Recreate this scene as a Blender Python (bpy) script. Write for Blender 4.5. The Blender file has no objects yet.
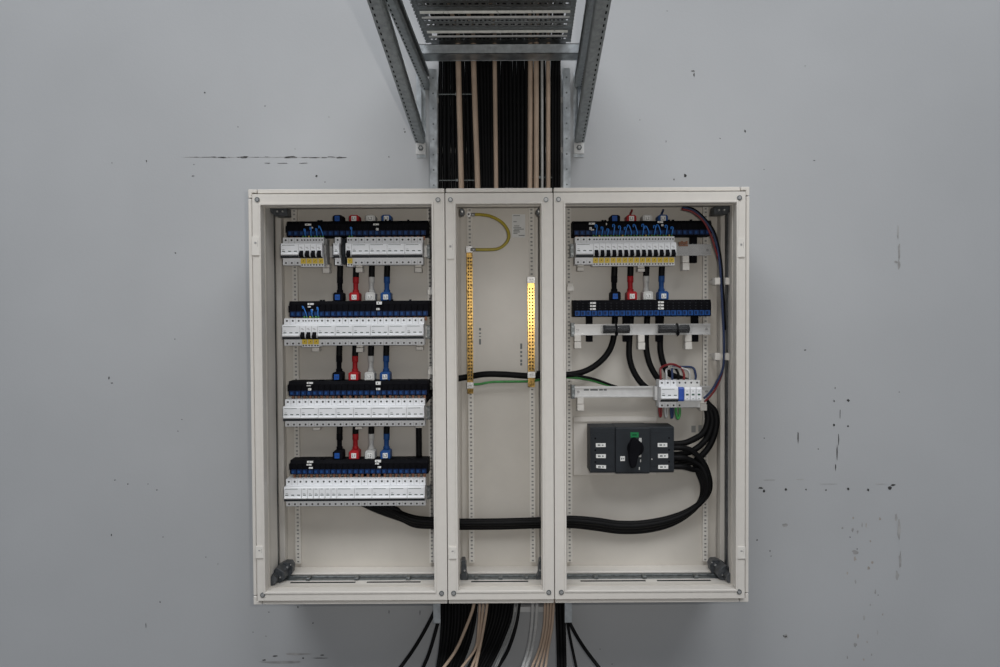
import bpy, bmesh, math, random
from mathutils import Vector, Matrix, Euler
random.seed(7)
S = bpy.context.scene
COL = S.collection

# ------------------------------------------------------------------ camera
FPX = 766.7
cam_d = bpy.data.cameras.new('camera')
cam_d.sensor_width = 36.0
cam_d.lens = FPX * 36.0 / 1000.0
cam_d.clip_start = 0.02
cam = bpy.data.objects.new('camera', cam_d)
COL.objects.link(cam)
CAM = Vector((0.0, -2.60, 1.60))
CROT = Euler((math.pi/2 - math.radians(1.4), 0, 0)).to_matrix() @ Matrix.Rotation(math.radians(-0.31), 3, 'Z')
cam.matrix_world = Matrix.Translation(CAM) @ CROT.to_4x4()
S.camera = cam

# ------------------------------------------------------------------ world, lights, exposure
W = bpy.data.worlds.new('world'); S.world = W
W.use_nodes = True
nt = W.node_tree; nt.nodes.clear()
wo = nt.nodes.new('ShaderNodeOutputWorld'); bg = nt.nodes.new('ShaderNodeBackground')
tc = nt.nodes.new('ShaderNodeTexCoord'); sx = nt.nodes.new('ShaderNodeSeparateXYZ')
mr = nt.nodes.new('ShaderNodeMapRange'); cr = nt.nodes.new('ShaderNodeValToRGB')
mr.inputs['From Min'].default_value = -1; mr.inputs['From Max'].default_value = 1
cr.color_ramp.elements[0].position = 0.10; cr.color_ramp.elements[0].color = (0.74, 0.725, 0.70, 1)
cr.color_ramp.elements[1].position = 0.80; cr.color_ramp.elements[1].color = (0.48, 0.545, 0.645, 1)
nt.links.new(tc.outputs['Generated'], sx.inputs[0]); nt.links.new(sx.outputs['Z'], mr.inputs['Value'])
nt.links.new(mr.outputs[0], cr.inputs[0]); nt.links.new(cr.outputs[0], bg.inputs['Color'])
bg.inputs['Strength'].default_value = 0.31
nt.links.new(bg.outputs[0], wo.inputs[0])

def area(name, loc, target, sx_, sy_, power, color):
    d = bpy.data.lights.new(name, 'AREA'); d.shape = 'RECTANGLE'; d.size = sx_; d.size_y = sy_
    d.energy = power; d.color = color
    o = bpy.data.objects.new(name, d); COL.objects.link(o); o.location = loc
    o.rotation_euler = (Vector(target) - Vector(loc)).to_track_quat('-Z', 'Y').to_euler()
    return o
area('ceiling_light', (-2.4, -4.5, 7.5), (-0.4, -0.2, 1.6), 4.0, 2.6, 262, (0.97, 0.985, 1.0))
area('ceiling_light', (2.4, -4.5, 7.5), (0.4, -0.2, 1.6), 4.0, 2.6, 228, (0.97, 0.985, 1.0))
fl = bpy.data.lights.new('phone_flash', 'SPOT'); fl.energy = 38; fl.spot_size = math.radians(78); fl.spot_blend = 1.0; fl.shadow_soft_size = 0.012; fl.color = (1.0, 0.95, 0.88)
flo = bpy.data.objects.new('phone_flash', fl); COL.objects.link(flo); flo.location = (0.10, -2.60, 1.66); flo.rotation_euler = (math.radians(88), 0, math.radians(2))
S.view_settings.view_transform = 'Standard'
S.view_settings.look = 'None'
S.view_settings.exposure = 0.0
S.view_settings.gamma = 1.0
S.view_settings.use_curve_mapping = False

# ------------------------------------------------------------------ pixel ray -> point on a plane of given depth
def at(px, py, Y):
    d = CROT @ Vector(((px-500.0)/FPX, -(py-333.5)/FPX, -1.0))
    t = (Y - CAM.y) / d.y
    return CAM + d*t
def ax(px, py, Y): return at(px, py, Y).x
def az(px, py, Y): return at(px, py, Y).z

# ------------------------------------------------------------------ materials
def srgb(r, g, b):
    f = lambda c: (c/255/12.92) if c/255 <= 0.04045 else ((c/255+0.055)/1.055)**2.4
    return (f(r), f(g), f(b))
def mat(name, col, rough=0.5, metal=0.0, noise=0.06, scale=30.0, bump=0.0, bscale=80.0, spec=0.5, trans=0.0, rnoise=0.0):
    m = bpy.data.materials.new(name); m.use_nodes = True
    n = m.node_tree; p = n.nodes['Principled BSDF']
    p.inputs['Roughness'].default_value = rough; p.inputs['Metallic'].default_value = metal
    p.inputs['Specular IOR Level'].default_value = spec
    p.inputs['Transmission Weight'].default_value = trans
    tcn = n.nodes.new('ShaderNodeTexCoord')
    nz = n.nodes.new('ShaderNodeTexNoise'); nz.inputs['Scale'].default_value = scale; nz.inputs['Detail'].default_value = 5
    n.links.new(tcn.outputs['Object'], nz.inputs['Vector'])
    rp = n.nodes.new('ShaderNodeValToRGB')
    rp.color_ramp.elements[0].position = 0.3; rp.color_ramp.elements[1].position = 0.7
    rp.color_ramp.elements[0].color = tuple(c*(1-noise) for c in col)+(1,)
    rp.color_ramp.elements[1].color = tuple(min(1, c*(1+noise)) for c in col)+(1,)
    n.links.new(nz.outputs['Fac'], rp.inputs[0]); n.links.new(rp.outputs[0], p.inputs['Base Color'])
    if rnoise:
        m2 = n.nodes.new('ShaderNodeMapRange'); m2.inputs['To Min'].default_value = rough-rnoise; m2.inputs['To Max'].default_value = rough+rnoise
        n.links.new(nz.outputs['Fac'], m2.inputs['Value']); n.links.new(m2.outputs[0], p.inputs['Roughness'])
    if bump:
        nb = n.nodes.new('ShaderNodeTexNoise'); nb.inputs['Scale'].default_value = bscale; nb.inputs['Detail'].default_value = 4
        n.links.new(tcn.outputs['Object'], nb.inputs['Vector'])
        bp = n.nodes.new('ShaderNodeBump'); bp.inputs['Strength'].default_value = bump; bp.inputs['Distance'].default_value = 0.002
        n.links.new(nb.outputs['Fac'], bp.inputs['Height']); n.links.new(bp.outputs[0], p.inputs['Normal'])
    return m
M = {}
M['wall'] = mat('painted_plaster', (0.446, 0.454, 0.464), 0.85, noise=0.035, scale=2.2, bump=0.15, bscale=140, spec=0.2)
M['chip'] = mat('paint_chip', (0.045, 0.043, 0.042), 0.9, noise=0.3)
M['scuff'] = mat('paint_scuff', (0.34, 0.335, 0.33), 0.9, noise=0.25)
M['rust'] = mat('rust_stain', (0.36, 0.325, 0.295), 0.9, noise=0.15)
M['cream'] = mat('cream_powder_coat', (0.70, 0.665, 0.615), 0.45, noise=0.02, scale=60, bump=0.05, bscale=500)
M['panel'] = mat('cream_panel', (0.62, 0.585, 0.53), 0.31, noise=0.03, scale=12, bump=0.10, bscale=420)
M['plastic_cream'] = mat('cream_plastic', (0.74, 0.71, 0.66), 0.5, noise=0.03)
M['dark_gap'] = mat('dark_gap_fill', (0.02, 0.02, 0.02), 0.8)
M['white'] = mat('white_breaker_plastic', (0.85, 0.86, 0.88), 0.4, noise=0.02)
M['white2'] = mat('pale_grey_breaker_plastic', (0.70, 0.70, 0.69), 0.45, noise=0.02)
M['black'] = mat('black_plastic', (0.006, 0.006, 0.008), 0.65, noise=0.2, spec=0.06)
M['sheath'] = mat('black_cable_sheath', (0.005, 0.005, 0.0055), 0.55, noise=0.25, scale=60, spec=0.14)
M['charcoal'] = mat('charcoal_plastic', (0.022, 0.026, 0.031), 0.55, noise=0.1, spec=0.25)
M['blue'] = mat('blue_plastic', (0.012, 0.07, 0.26), 0.5, noise=0.12, spec=0.2)
M['blue_dark'] = mat('dark_blue_plastic', (0.006, 0.022, 0.085), 0.5, noise=0.15, spec=0.2)
M['blue_mid'] = mat('blue_plastic_edge', (0.013, 0.062, 0.205), 0.5, noise=0.15, spec=0.2)
M['bluelab'] = mat('blue_label', (0.015, 0.10, 0.42), 0.5, spec=0.25)
M['bluewire'] = mat('blue_wire', (0.04, 0.24, 0.75), 0.4)
M['navy'] = mat('navy_wire', (0.012, 0.03, 0.10), 0.45)
M['red'] = mat('red_sleeve', (0.42, 0.014, 0.02), 0.5, spec=0.25)
M['redwire'] = mat('red_wire', (0.20, 0.014, 0.016), 0.45)
M['grey'] = mat('grey_sleeve', (0.58, 0.58, 0.56), 0.5)
M['shrinkblue'] = mat('blue_sleeve', (0.014, 0.075, 0.26), 0.5, spec=0.25)
M['paper'] = mat('white_label_paper', (0.82, 0.82, 0.80), 0.6, noise=0.02)
M['ink'] = mat('black_print', (0.02, 0.02, 0.02), 0.7)
M['inkgrey'] = mat('grey_print', (0.18, 0.2, 0.2), 0.7)
M['screw'] = mat('dark_terminal_screw', (0.05, 0.05, 0.05), 0.5, metal=0.3)
M['steel'] = mat('bright_zinc_screw', (0.50, 0.50, 0.50), 0.42, metal=0.7, noise=0.25, scale=200)
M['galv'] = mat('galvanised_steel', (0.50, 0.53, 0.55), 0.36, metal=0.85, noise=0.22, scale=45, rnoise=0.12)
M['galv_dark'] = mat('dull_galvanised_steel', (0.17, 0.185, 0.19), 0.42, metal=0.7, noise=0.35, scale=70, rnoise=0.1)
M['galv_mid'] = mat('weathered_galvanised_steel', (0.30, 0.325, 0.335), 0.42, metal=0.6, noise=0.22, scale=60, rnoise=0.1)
M['rail'] = mat('zinc_plated_rail', (0.66, 0.66, 0.655), 0.42, metal=0.35, noise=0.06, scale=50, rnoise=0.06)
M['brass'] = mat('brass', (0.27, 0.17, 0.05), 0.23, metal=0.85, noise=0.5, scale=160, rnoise=0.12)
M['brassdark'] = mat('brass_hole', (0.012, 0.008, 0.003), 0.6)
M['copper'] = mat('copper', (0.28, 0.13, 0.075), 0.45, metal=0.4, noise=0.2)
M['yellow'] = mat('yellow_button', (0.85, 0.62, 0.08), 0.5, noise=0.05)
M['green'] = mat('green_sheath', (0.045, 0.27, 0.06), 0.45, noise=0.2, scale=50)
M['greenlab'] = mat('green_plastic', (0.0, 0.19, 0.055), 0.5)
M['ferrule'] = mat('green_ferrule', (0.10, 0.30, 0.06), 0.5)
M['yferrule'] = mat('yellow_ferrule', (0.65, 0.5, 0.06), 0.5)
M['surgeblue'] = mat('blue_cartridge', (0.025, 0.085, 0.42), 0.45)
M['tan'] = mat('tan_cable_sheath', (0.50, 0.375, 0.28), 0.55, noise=0.08, scale=40)
M['palecable'] = mat('pale_grey_cable_sheath', (0.48, 0.48, 0.47), 0.55, noise=0.1, scale=90)
M['holegrey'] = mat('grey_patch', (0.30, 0.30, 0.29), 0.6)

M['bracket'] = mat('dark_bracket_steel', (0.085, 0.092, 0.10), 0.45, metal=0.5, noise=0.4, scale=90, rnoise=0.1)
M['riblit'] = mat('flash_lit_rib_steel', (0.86, 0.86, 0.81), 0.30, metal=0.4, noise=0.12, scale=60, rnoise=0.08)  # pale colour carries the light glinting off the tray ribs
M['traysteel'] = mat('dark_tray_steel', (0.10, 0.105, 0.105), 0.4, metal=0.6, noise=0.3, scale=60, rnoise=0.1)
# clear plastic film: thin sheet, mixes see-through with gloss
def clear_film():
    m = bpy.data.materials.new('clear_plastic_film'); m.use_nodes = True
    n = m.node_tree; p = n.nodes['Principled BSDF']
    p.inputs['Base Color'].default_value = (0.45, 0.46, 0.47, 1); p.inputs['Roughness'].default_value = 0.07
    p.inputs['Alpha'].default_value = 0.09
    return m
M['film'] = clear_film()
# yellow wire with green stripes along it
def earth_mat():
    m = mat('yellow_green_earth_sheath', (0.46, 0.36, 0.045), 0.45, noise=0.1, scale=60)
    return m
M['earth'] = earth_mat()
M['earthgreen'] = mat('earth_green_stripe', (0.12, 0.20, 0.03), 0.45)

# ------------------------------------------------------------------ mesh builder (world coordinates)
class MB:
    def __init__(s): s.v = []; s.f = []; s.m = []; s.s = []
    def add(s, vs, fs, m=0, smooth=False):
        b = len(s.v); s.v += [tuple(v) for v in vs]
        for f in fs: s.f.append([b+i for i in f]); s.m.append(m); s.s.append(smooth)
        return s
    def box(s, x0, x1, y0, y1, z0, z1, m=0):
        x0, x1 = min(x0, x1), max(x0, x1); y0, y1 = min(y0, y1), max(y0, y1); z0, z1 = min(z0, z1), max(z0, z1)
        return s.add([(x0,y0,z0),(x1,y0,z0),(x1,y1,z0),(x0,y1,z0),(x0,y0,z1),(x1,y0,z1),(x1,y1,z1),(x0,y1,z1)],
              [(3,2,1,0),(4,5,6,7),(0,1,5,4),(1,2,6,5),(2,3,7,6),(3,0,4,7)], m)
    def obox(s, p0, p1, w, h, up=(0,0,1), m=0):
        # a bar from p0 to p1, w across and h along 'up'
        p0 = Vector(p0); p1 = Vector(p1); d = (p1-p0).normalized(); up = Vector(up)
        sd = d.cross(up).normalized(); u = sd.cross(d).normalized()
        vs = [p + sd*a*w/2 + u*b*h/2 for p in (p0, p1) for a, b in ((-1,-1),(1,-1),(1,1),(-1,1))]
        return s.add(vs, [(0,3,2,1),(4,5,6,7),(0,1,5,4),(1,2,6,5),(2,3,7,6),(3,0,4,7)], m)
    def prism(s, prof, x0, x1, m=0):
        n = len(prof)
        vs = [(x0, y, z) for y, z in prof] + [(x1, y, z) for y, z in prof]
        fs = [list(range(n)), list(range(2*n-1, n-1, -1))] + [(i, n+i, n+(i+1)%n, (i+1)%n) for i in range(n)]
        return s.add(vs, fs, m)
    def plate(s, poly, y0, y1, m=0):   # outline in x,z given thickness in y
        n = len(poly)
        vs = [(x, y0, z) for x, z in poly] + [(x, y1, z) for x, z in poly]
        fs = [list(range(n)), list(range(2*n-1, n-1, -1))] + [(i, n+i, n+(i+1)%n, (i+1)%n) for i in range(n)]
        return s.add(vs, fs, m)
    def ring(s, ox0, ox1, oz0, oz1, ix0, ix1, iz0, iz1, y0, y1, m=0):
        o = [(ox0,oz0),(ox1,oz0),(ox1,oz1),(ox0,oz1)]; i = [(ix0,iz0),(ix1,iz0),(ix1,iz1),(ix0,iz1)]
        vs = [(x,y0,z) for x,z in o]+[(x,y0,z) for x,z in i]+[(x,y1,z) for x,z in o]+[(x,y1,z) for x,z in i]
        fs = []
        for k in range(4):
            j = (k+1)%4
            fs += [(k,j,4+j,4+k),(8+k,12+k,12+j,8+j),(k,8+k,8+j,j),(4+k,4+j,12+j,12+k)]
        return s.add(vs, fs, m)
    def disc(s, c, r, y0, y1, n=10, m=0):
        return s.plate([(c[0]+r*math.cos(2*math.pi*i/n), c[2]+r*math.sin(2*math.pi*i/n)) for i in range(n)], y0, y1, m)
    def tube(s, pts, r, n=10, m=0, dense=6, cap=True, mfun=None):
        P = spline(pts, dense) if len(pts) > 2 else [Vector(p) for p in pts]
        R = r if callable(r) else (lambda t: r)
        T = []
        for i in range(len(P)):
            a = P[max(0, i-1)]; b = P[min(len(P)-1, i+1)]; T.append((b-a).normalized())
        u = T[0].cross(Vector((0.31, 0.17, 0.93)))
        if u.length < 0.1: u = T[0].cross(Vector((1, 0, 0)))
        u.normalize(); vs = []
        for i, p in enumerate(P):
            u = (u - T[i]*u.dot(T[i])).normalized(); w = T[i].cross(u)
            rr = R(i/(len(P)-1))
            vs += [p + (u*math.cos(2*math.pi*k/n) + w*math.sin(2*math.pi*k/n))*rr for k in range(n)]
        for i in range(len(P)-1): pass
        b = len(s.v); s.v += [tuple(v) for v in vs]
        for i in range(len(P)-1):
            for k in range(n):
                s.f.append([b+i*n+k, b+i*n+(k+1)%n, b+(i+1)*n+(k+1)%n, b+(i+1)*n+k])
                s.m.append(mfun(i, k) if mfun else m); s.s.append(True)
        if cap:
            s.f.append([b+k for k in range(n-1, -1, -1)]); s.m.append(m); s.s.append(False)
            q = b+(len(P)-1)*n
            s.f.append([q+k for k in range(n)]); s.m.append(m); s.s.append(False)
        return s
    def mesh(s, name, mats, org=Vector((0,0,0)), bevel=0.0):
        me = bpy.data.meshes.new(name)
        me.from_pydata([(v[0]-org[0], v[1]-org[1], v[2]-org[2]) for v in s.v], [], s.f)
        for mm in (mats if isinstance(mats, (list, tuple)) else [mats]): me.materials.append(mm)
        me.polygons.foreach_set('material_index', s.m); me.polygons.foreach_set('use_smooth', s.s)
        bm = bmesh.new(); bm.from_mesh(me)
        bmesh.ops.recalc_face_normals(bm, faces=bm.faces)
        if bevel:
            es = [e for e in bm.edges if len(e.link_faces) == 2 and e.calc_face_angle(0) > 0.5]
            bmesh.ops.bevel(bm, geom=es, offset=bevel, segments=1, affect='EDGES', clamp_overlap=True)
        bm.to_mesh(me); bm.free()
        return me
    def build(s, name, mats, parent=None, bevel=0.0):
        if parent is not None: org = ORG[parent.name]
        else:
            xs = [v[0] for v in s.v]; ys = [v[1] for v in s.v]; zs = [v[2] for v in s.v]
            org = Vector(((min(xs)+max(xs))/2, (min(ys)+max(ys))/2, min(zs)))
        me = s.mesh(name, mats, org, bevel)
        o = bpy.data.objects.new(name, me); COL.objects.link(o)
        if parent is not None: o.parent = parent
        else: o.location = org
        ORG[o.name] = org
        return o
ORG = {}
def spline(pts, dense=6):
    P = [Vector(p) for p in pts]; P = [P[0]*2-P[1]] + P + [P[-1]*2-P[-2]]
    out = []
    for i in range(1, len(P)-2):
        p0, p1, p2, p3 = P[i-1], P[i], P[i+1], P[i+2]
        for k in range(dense):
            t = k/dense
            out.append(0.5*((2*p1)+(p2-p0)*t+(2*p0-5*p1+4*p2-p3)*t*t+(3*p1-p0-3*p2+p3)*t**3))
    out.append(P[-2]); return out

def tag(o, label, cat, group=None):
    o['label'] = label; o['category'] = cat
    if group: o['group'] = group
    return o
def thing(name, loc, label, cat, group=None):
    o = bpy.data.objects.new(name, None); COL.objects.link(o); o.empty_display_size = 0.02
    o.location = loc; ORG[o.name] = Vector(loc)
    return tag(o, label, cat, group)
def put(name, me, parent, label=None):     # a part that shares mesh data, in its thing's local frame
    o = bpy.data.objects.new(name, me); COL.objects.link(o); o.parent = parent; ORG[o.name] = ORG[parent.name]
    if label: o['label'] = label
    return o
ORD = ['first', 'second', 'third', 'fourth', 'fifth', 'sixth', 'seventh', 'eighth', 'ninth', 'tenth', 'eleventh', 'twelfth', 'thirteenth', 'fourteenth']

_txt = {}
def text_geo(t):
    if t not in _txt:
        c = bpy.data.curves.new('lettering', 'FONT'); c.body = t; c.size = 1.0; c.align_x = 'CENTER'; c.align_y = 'CENTER'
        ob = bpy.data.objects.new('lettering', c); COL.objects.link(ob)
        dg = bpy.context.evaluated_depsgraph_get()
        me = bpy.data.meshes.new_from_object(ob.evaluated_get(dg))
        _txt[t] = ([tuple(v.co) for v in me.vertices], [list(p.vertices) for p in me.polygons])
        bpy.data.objects.remove(ob); bpy.data.curves.remove(c); bpy.data.meshes.remove(me)
    return _txt[t]
def add_text(mb, t, cx, y, cz, h, m=1, rot90=False):
    vs, fs = text_geo(t)
    if rot90: P = [(cx - v[1]*h, y, cz + v[0]*h) for v in vs]
    else: P = [(cx + v[0]*h, y, cz + v[1]*h) for v in vs]
    mb.add(P, fs, m)

# ------------------------------------------------------------------ depths
YF = -0.300     # front face of the enclosures
YB = -0.090     # face of the back panels
YR = -0.140     # face of the rails
YN = -0.205     # breaker noses

# ================================================================== WALL (structure)
wb = MB()
wx, wz0, wz1 = 3.2, -0.6, 4.4
wb.add([(-wx,0,wz0),(wx,0,wz0),(wx,0,wz1),(-wx,0,wz1),(-wx,0.15,wz0),(wx,0.15,wz0),(wx,0.15,wz1),(-wx,0.15,wz1)],
       [(0,1,2,3),(5,4,7,6),(0,4,5,1),(3,2,6,7),(0,3,7,4),(1,5,6,2)], 0)
def blot(px, py, w, h, m=1, rot=0.0, n=9):
    c = at(px, py, 0.0); s = 3.0e-3
    pts = []
    for i in range(n):
        a = 2*math.pi*i/n; r = 1 + random.uniform(-0.35, 0.35)
        x = math.cos(a)*w/2*s*r; z = math.sin(a)*h/2*s*r
        pts.append((c.x + x*math.cos(rot)-z*math.sin(rot), -0.0006 - 0.00005*random.random(), c.z + x*math.sin(rot)+z*math.cos(rot)))
    wb.add(pts, [list(range(n-1, -1, -1))], m)
x = 193.0
for x, w, h in ((196,8,.7),(206,10,.9),(214,7,1.2),(222,9,1.3),(229,4,.8),(238,4,.8),(244,11,2.4),(257,6,.6),(267,5,.6),(287,8,.9),(292,13,2.0),(305,9,.7),(314,12,1.0),(324,8,.9),(331,9,1.0),(339,8,1.8),(344,5,1.0)):
    blot(x, 157.3+random.uniform(-.4,.4), w, h)
for x in range(190, 346, 13): blot(x, 157.2, 15, 0.5, 2)
for x, w in ((268,7),(283,10),(303,9)): blot(x, 163.2, w, 0.8)
for x, y, w, h in ((316.5,176,2.6,2.6),(205,92.7,2.2,1.8),(146.5,161,1.2,2.6),(265,106,1.2,1.2),(238,127,1,1.6),(194,164.5,1.2,1),(329,117,1,1),(325,182,1.4,1),(295,149,1,1),(112,163,1.5,1),(193,176,3,1),
    (405,132,1.4,2.5),(389,157,1.6,1.2),(404,129,1,2),
    (693,71,3.4,1.4),(694,75,1.5,4.5),(667,11,1.2,1),(685,175.5,3,3.4),(674,179.5,1.4,2),(666,141.5,.8,3),(720,138.5,1.3,1.3),(764,169.5,1,1.2),(745,131,2,3),(814,160.5,2,.8),(640,120,1,1),(805,66,1,1),
    (109,378,1.2,5),(112,383,3,1.2),(175.5,253,1.6,1.3),(175,339,1.4,1),(182,419.5,1.4,1),(178,431,1.4,1),(115,480,1.4,1.2),(128,484,1.4,1.4),(148,484,1.2,1.2),(157,490,2,1.2),(111.5,535,1.2,2.5),(163,537,1.2,1.4),
    (805,350,2,1.4),(834,401,1.6,3),(848,400.5,3.2,3.2),(835,388,1,2),(798,437,1.5,12),(840,414,.8,10),(838.5,440,1,12),(837,452,1.2,16),(835.5,467,1.2,9),(834,425,2,3),(848,426,2,2),(818,449,1.6,1.2),(764,438,1.2,1.2),
    (761,488,6,2),(764,491,3,3),(786,489.5,3,3),(806,489.5,2,2),(826,490,2,2),(848,489,3.4,2.6),(868,490,3,2.6),(890,488,5,3.5),(893,485,5,2),(770,551,1.4,1.6),(771,556,1.2,1.2),(757,540,1.5,2),
    (785,636,4,3.5),(850,537,1,2),(857,549,1.4,1.4),(878,595,1,1.2),(305,562,1,3),(206,557,1.2,1.4),(160,602,1.4,1.4),(146,625,1,7),(218,564,.8,2),(269,612,1.4,1.4),(298,607,1.2,2),(266,636,1.2,1.2),(313,623,1.5,2),(253,632,1,1),
    (303,658,2.4,1.6),(320,658,16,1),(322,655,5,1.4),(275,656,6,1.6),(264,660,4,1.4),(420,613,.8,6),(389,612,.8,4),(899,392,1.2,1.2),(742,592,2,2),(612,664,1.4,1.2),(600,649,1,1)):
    blot(x, y, w, h)
for x, y, w, h in ((800,479.5,10,.9),(830,484,20,.9),(770,480,12,.9),(880,484,14,.8),(898,232,2,20),(899,250,2.4,18),(896,262,5,3),(899,265,3,12),(899,530,4,22),(896,518,4,8),(900,560,3,20),(897,575,4,10),(785,525,6,5),(786,636,5,5),(855,645,4,5),(300,654,30,3),(280,662,44,3),(855,552,7,5)):
    blot(x, y, w, h, 2)
for k in range(26):
    blot(random.gauss(862, 12), random.uniform(515, 662), random.uniform(1, 2.4), random.uniform(1.5, 6), random.choice((2, 3, 3)))
wall = wb.build('wall_back', [M['wall'], M['chip'], M['scuff'], M['rust']])
wall['kind'] = 'structure'

# ================================================================== ENCLOSURES
ZT = az(500, 187.6, YF); ZB = az(500, 604.4, YF)
OT = az(500, 203.8, YF); OB = az(500, 590.6, YF)
XS = [ax(249.5, 398, YF), ax(446.3, 398, YF), ax(553.9, 398, YF), ax(750.4, 398, YF)]
OPEN = [(ax(263, 398, YF), ax(433, 398, YF)), (ax(457, 398, YF), ax(542, 398, YF)), (ax(566, 398, YF), ax(736, 398, YF))]
PX = 3.0e-3
labels = ['cream metal enclosure at the left, holding four rows of breakers',
          'narrow cream metal enclosure in the middle, holding two brass bars',
          'cream metal enclosure at the right, holding the charcoal rotary switch']
def perforated(mb, x0, x1, z0, z1, y0, y1, pitch=0.0130, hw=0.40, hh=0.50, m=0):
    n = max(1, int((z1-z0)/pitch)); p = (z1-z0)/n; w = x1-x0
    mb.box(x0, x0+w*(1-hw)/2, y0, y1, z0, z1, m); mb.box(x1-w*(1-hw)/2, x1, y0, y1, z0, z1, m)
    for i in range(n+1):
        a = z0 + p*i - p*(1-hh)/2*(1.0); b = z0 + p*i + p*(1-hh)/2
        if i % 2: a -= p*0.12; b += p*0.12
        mb.box(x0+w*(1-hw)/2, x1-w*(1-hw)/2, y0, y1, max(a, z0), min(b, z1), m)
def hbrk(mb, c, sxn, szn, m=0):
    # cast corner bracket: a lobed block in the corner, with an arm
    pass
encl = []
for k in range(3):
    xa, xb = XS[k]+0.0011, XS[k+1]-0.0011
    oa, ob_ = OPEN[k]
    first, last = k == 0, k == 2
    t = thing('electrical_enclosure', ((xa+xb)/2, -0.19, ZB), labels[k], 'enclosure')
    encl.append(t)
    # housing: folded sheet sides, top, bottom, rear sheet
    b = MB(); e = 0.012 if first else 0.0015; g = 0.012 if last else 0.0015; th = 0.003
    hx0, hx1, hz0, hz1 = xa+e, xb-g, ZB+0.012, ZT-0.012
    b.box(hx0, hx0+th, -0.262, -0.074, hz0, hz1); b.box(hx1-th, hx1, -0.262, -0.074, hz0, hz1)
    b.box(hx0+th, hx1-th, -0.262, -0.074, hz1-th, hz1); b.box(hx0+th, hx1-th, -0.262, -0.074, hz0, hz0+th)
    b.box(hx0+th, hx1-th, -0.078, -0.074, hz0+th, hz1-th)
    hs = b.build('housing', M['cream'], t)
    # rear panel
    b = MB(); b.box(hx0+0.032, hx1-0.032, YB, YB+0.0018, hz0+0.026, hz1-0.012); b.build('back_panel', M['panel'], t)
    # front frame with a deep inner return and a small raised lip
    b = MB(); fx0 = xa+(0.0140 if first else 0.0); fx1 = xb-(0.0140 if last else 0.0); fz0, fz1 = ZB+0.0138, ZT-0.0155
    b.ring(fx0, fx1, fz0, fz1, oa, ob_, OB, OT, YF, -0.2625)
    fr = b.build('front_frame', M['cream'], t, bevel=0.0012)
    b = MB(); b.ring(oa-0.006, ob_+0.006, OB-0.006, OT+0.006, oa, ob_, OB, OT, YF-0.003, YF+0.0002); b.build('frame_lip', M['cream'], fr, bevel=0.0008)
    b = MB(); q = 0.0015; b.ring(oa+q-.004, ob_-q+.004, OB+q-.004, OT-q+.004, oa+q, ob_-q, OB+q, OT-q, -0.2620, -0.240); b.build('inner_return', M['panel'], fr)
    # edge trim around the outside with corner caps where the assembly ends
    y0, y1 = -0.292, -0.2548
    cap = 0.026
    def trim(x0, x1, z0, z1):
        q = MB(); q.box(x0, x1, y0, y1, z0, z1); return q.build('edge_trim', M['cream'], t, bevel=0.0015)
    tx0 = xa+(cap+0.0028 if first else 0.0012); tx1 = xb-(cap+0.0028 if last else 0.0012)
    trim(tx0, tx1, ZT-0.0122, ZT); trim(tx0, tx1, ZB, ZB+0.0110)
    for on, x0, x1, s in ((first, xa, xa+0.0105, 1), (last, xb-0.0105, xb, -1)):
        if not on: continue
        trim(x0, x1, ZB+cap+0.0030, ZT-cap-0.0030)
        for (zz, dz) in ((ZT, -1), (ZB, 1)):
            xx = x0 if s == 1 else x1
            poly = [(xx, zz), (xx+s*cap, zz), (xx+s*cap, zz+dz*0.0105), (xx+s*0.0105, zz+dz*0.0105), (xx+s*0.0105, zz+dz*cap), (xx, zz+dz*cap)]
            q = MB(); q.plate(poly, y0, y1); q.build('corner_cap', M['cream'], t, bevel=0.0015)
    # dark ring that paints in the shade of the gap between frame and trim
    b = MB(); b.ring(xa+.002, xb-.002, ZB+0.002, ZT-0.002, hx0+0.006, hx1-0.006, hz0+0.005, hz1-0.008, -0.2545, -0.2500)
    b.build('gap_shade', M['dark_gap'], t)
    # screws in the frame corners
    spx = [(257.2, 199.6, 438, 199.8, 262.7, 595, 441.6, 593.3), (450.4, 199.8, 546, 199.6, 453.7, 593.2, 548.8, 592.4), (558.5, 199.4, 739.5, 197.8, 561.3, 592.3, 739.2, 591.8)][k]
    for i in range(0, 8, 2):
        c = at(spx[i], spx[i+1], YF-0.001); b = MB()
        b.disc(c, 0.0075, YF-0.0025, YF+0.0005, 14, 0); b.disc(c, 0.0048, YF-0.0035, YF-0.0022, 10, 1)
        b.box(c.x-0.0042, c.x+0.0042, YF-0.0040, YF-0.0030, c.z-0.0009, c.z+0.0009, 1)
        b.build('screw', [M['galv_dark'], M['steel']], t)
    # hinge plates on the frame
    hp = [((251.5+4.6, 246), (255.8+4.2, 552)), ((450.7, 249.5), (452.9, 552.6)), ((741, 247.8), (741.2, 552.4))][k]
    for (px, py) in hp:
        c = at(px, py, YF); hh = 0.028 if py < 400 else 0.018
        b = MB(); b.box(c.x-0.0115, c.x+0.0115, YF-0.004, YF+0.0005, c.z-hh, c.z+hh)
        b.box(c.x-0.004, c.x+0.003, YF-0.0048, YF-0.0038, c.z+hh*0.2, c.z+hh*0.45, 1)
        b.box(c.x+0.0055, c.x+0.0070, YF-0.0046, YF-0.0038, c.z-hh*0.1, c.z+hh*0.6, 1)
        b.build('hinge_plate', [M['plastic_cream'], M['scuff']], t, bevel=0.001)
    # perforated uprights on the back panel
    up = [(296.4, 430.8), (470.8, 532.2), (569.2, 705.4)][k]
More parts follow.
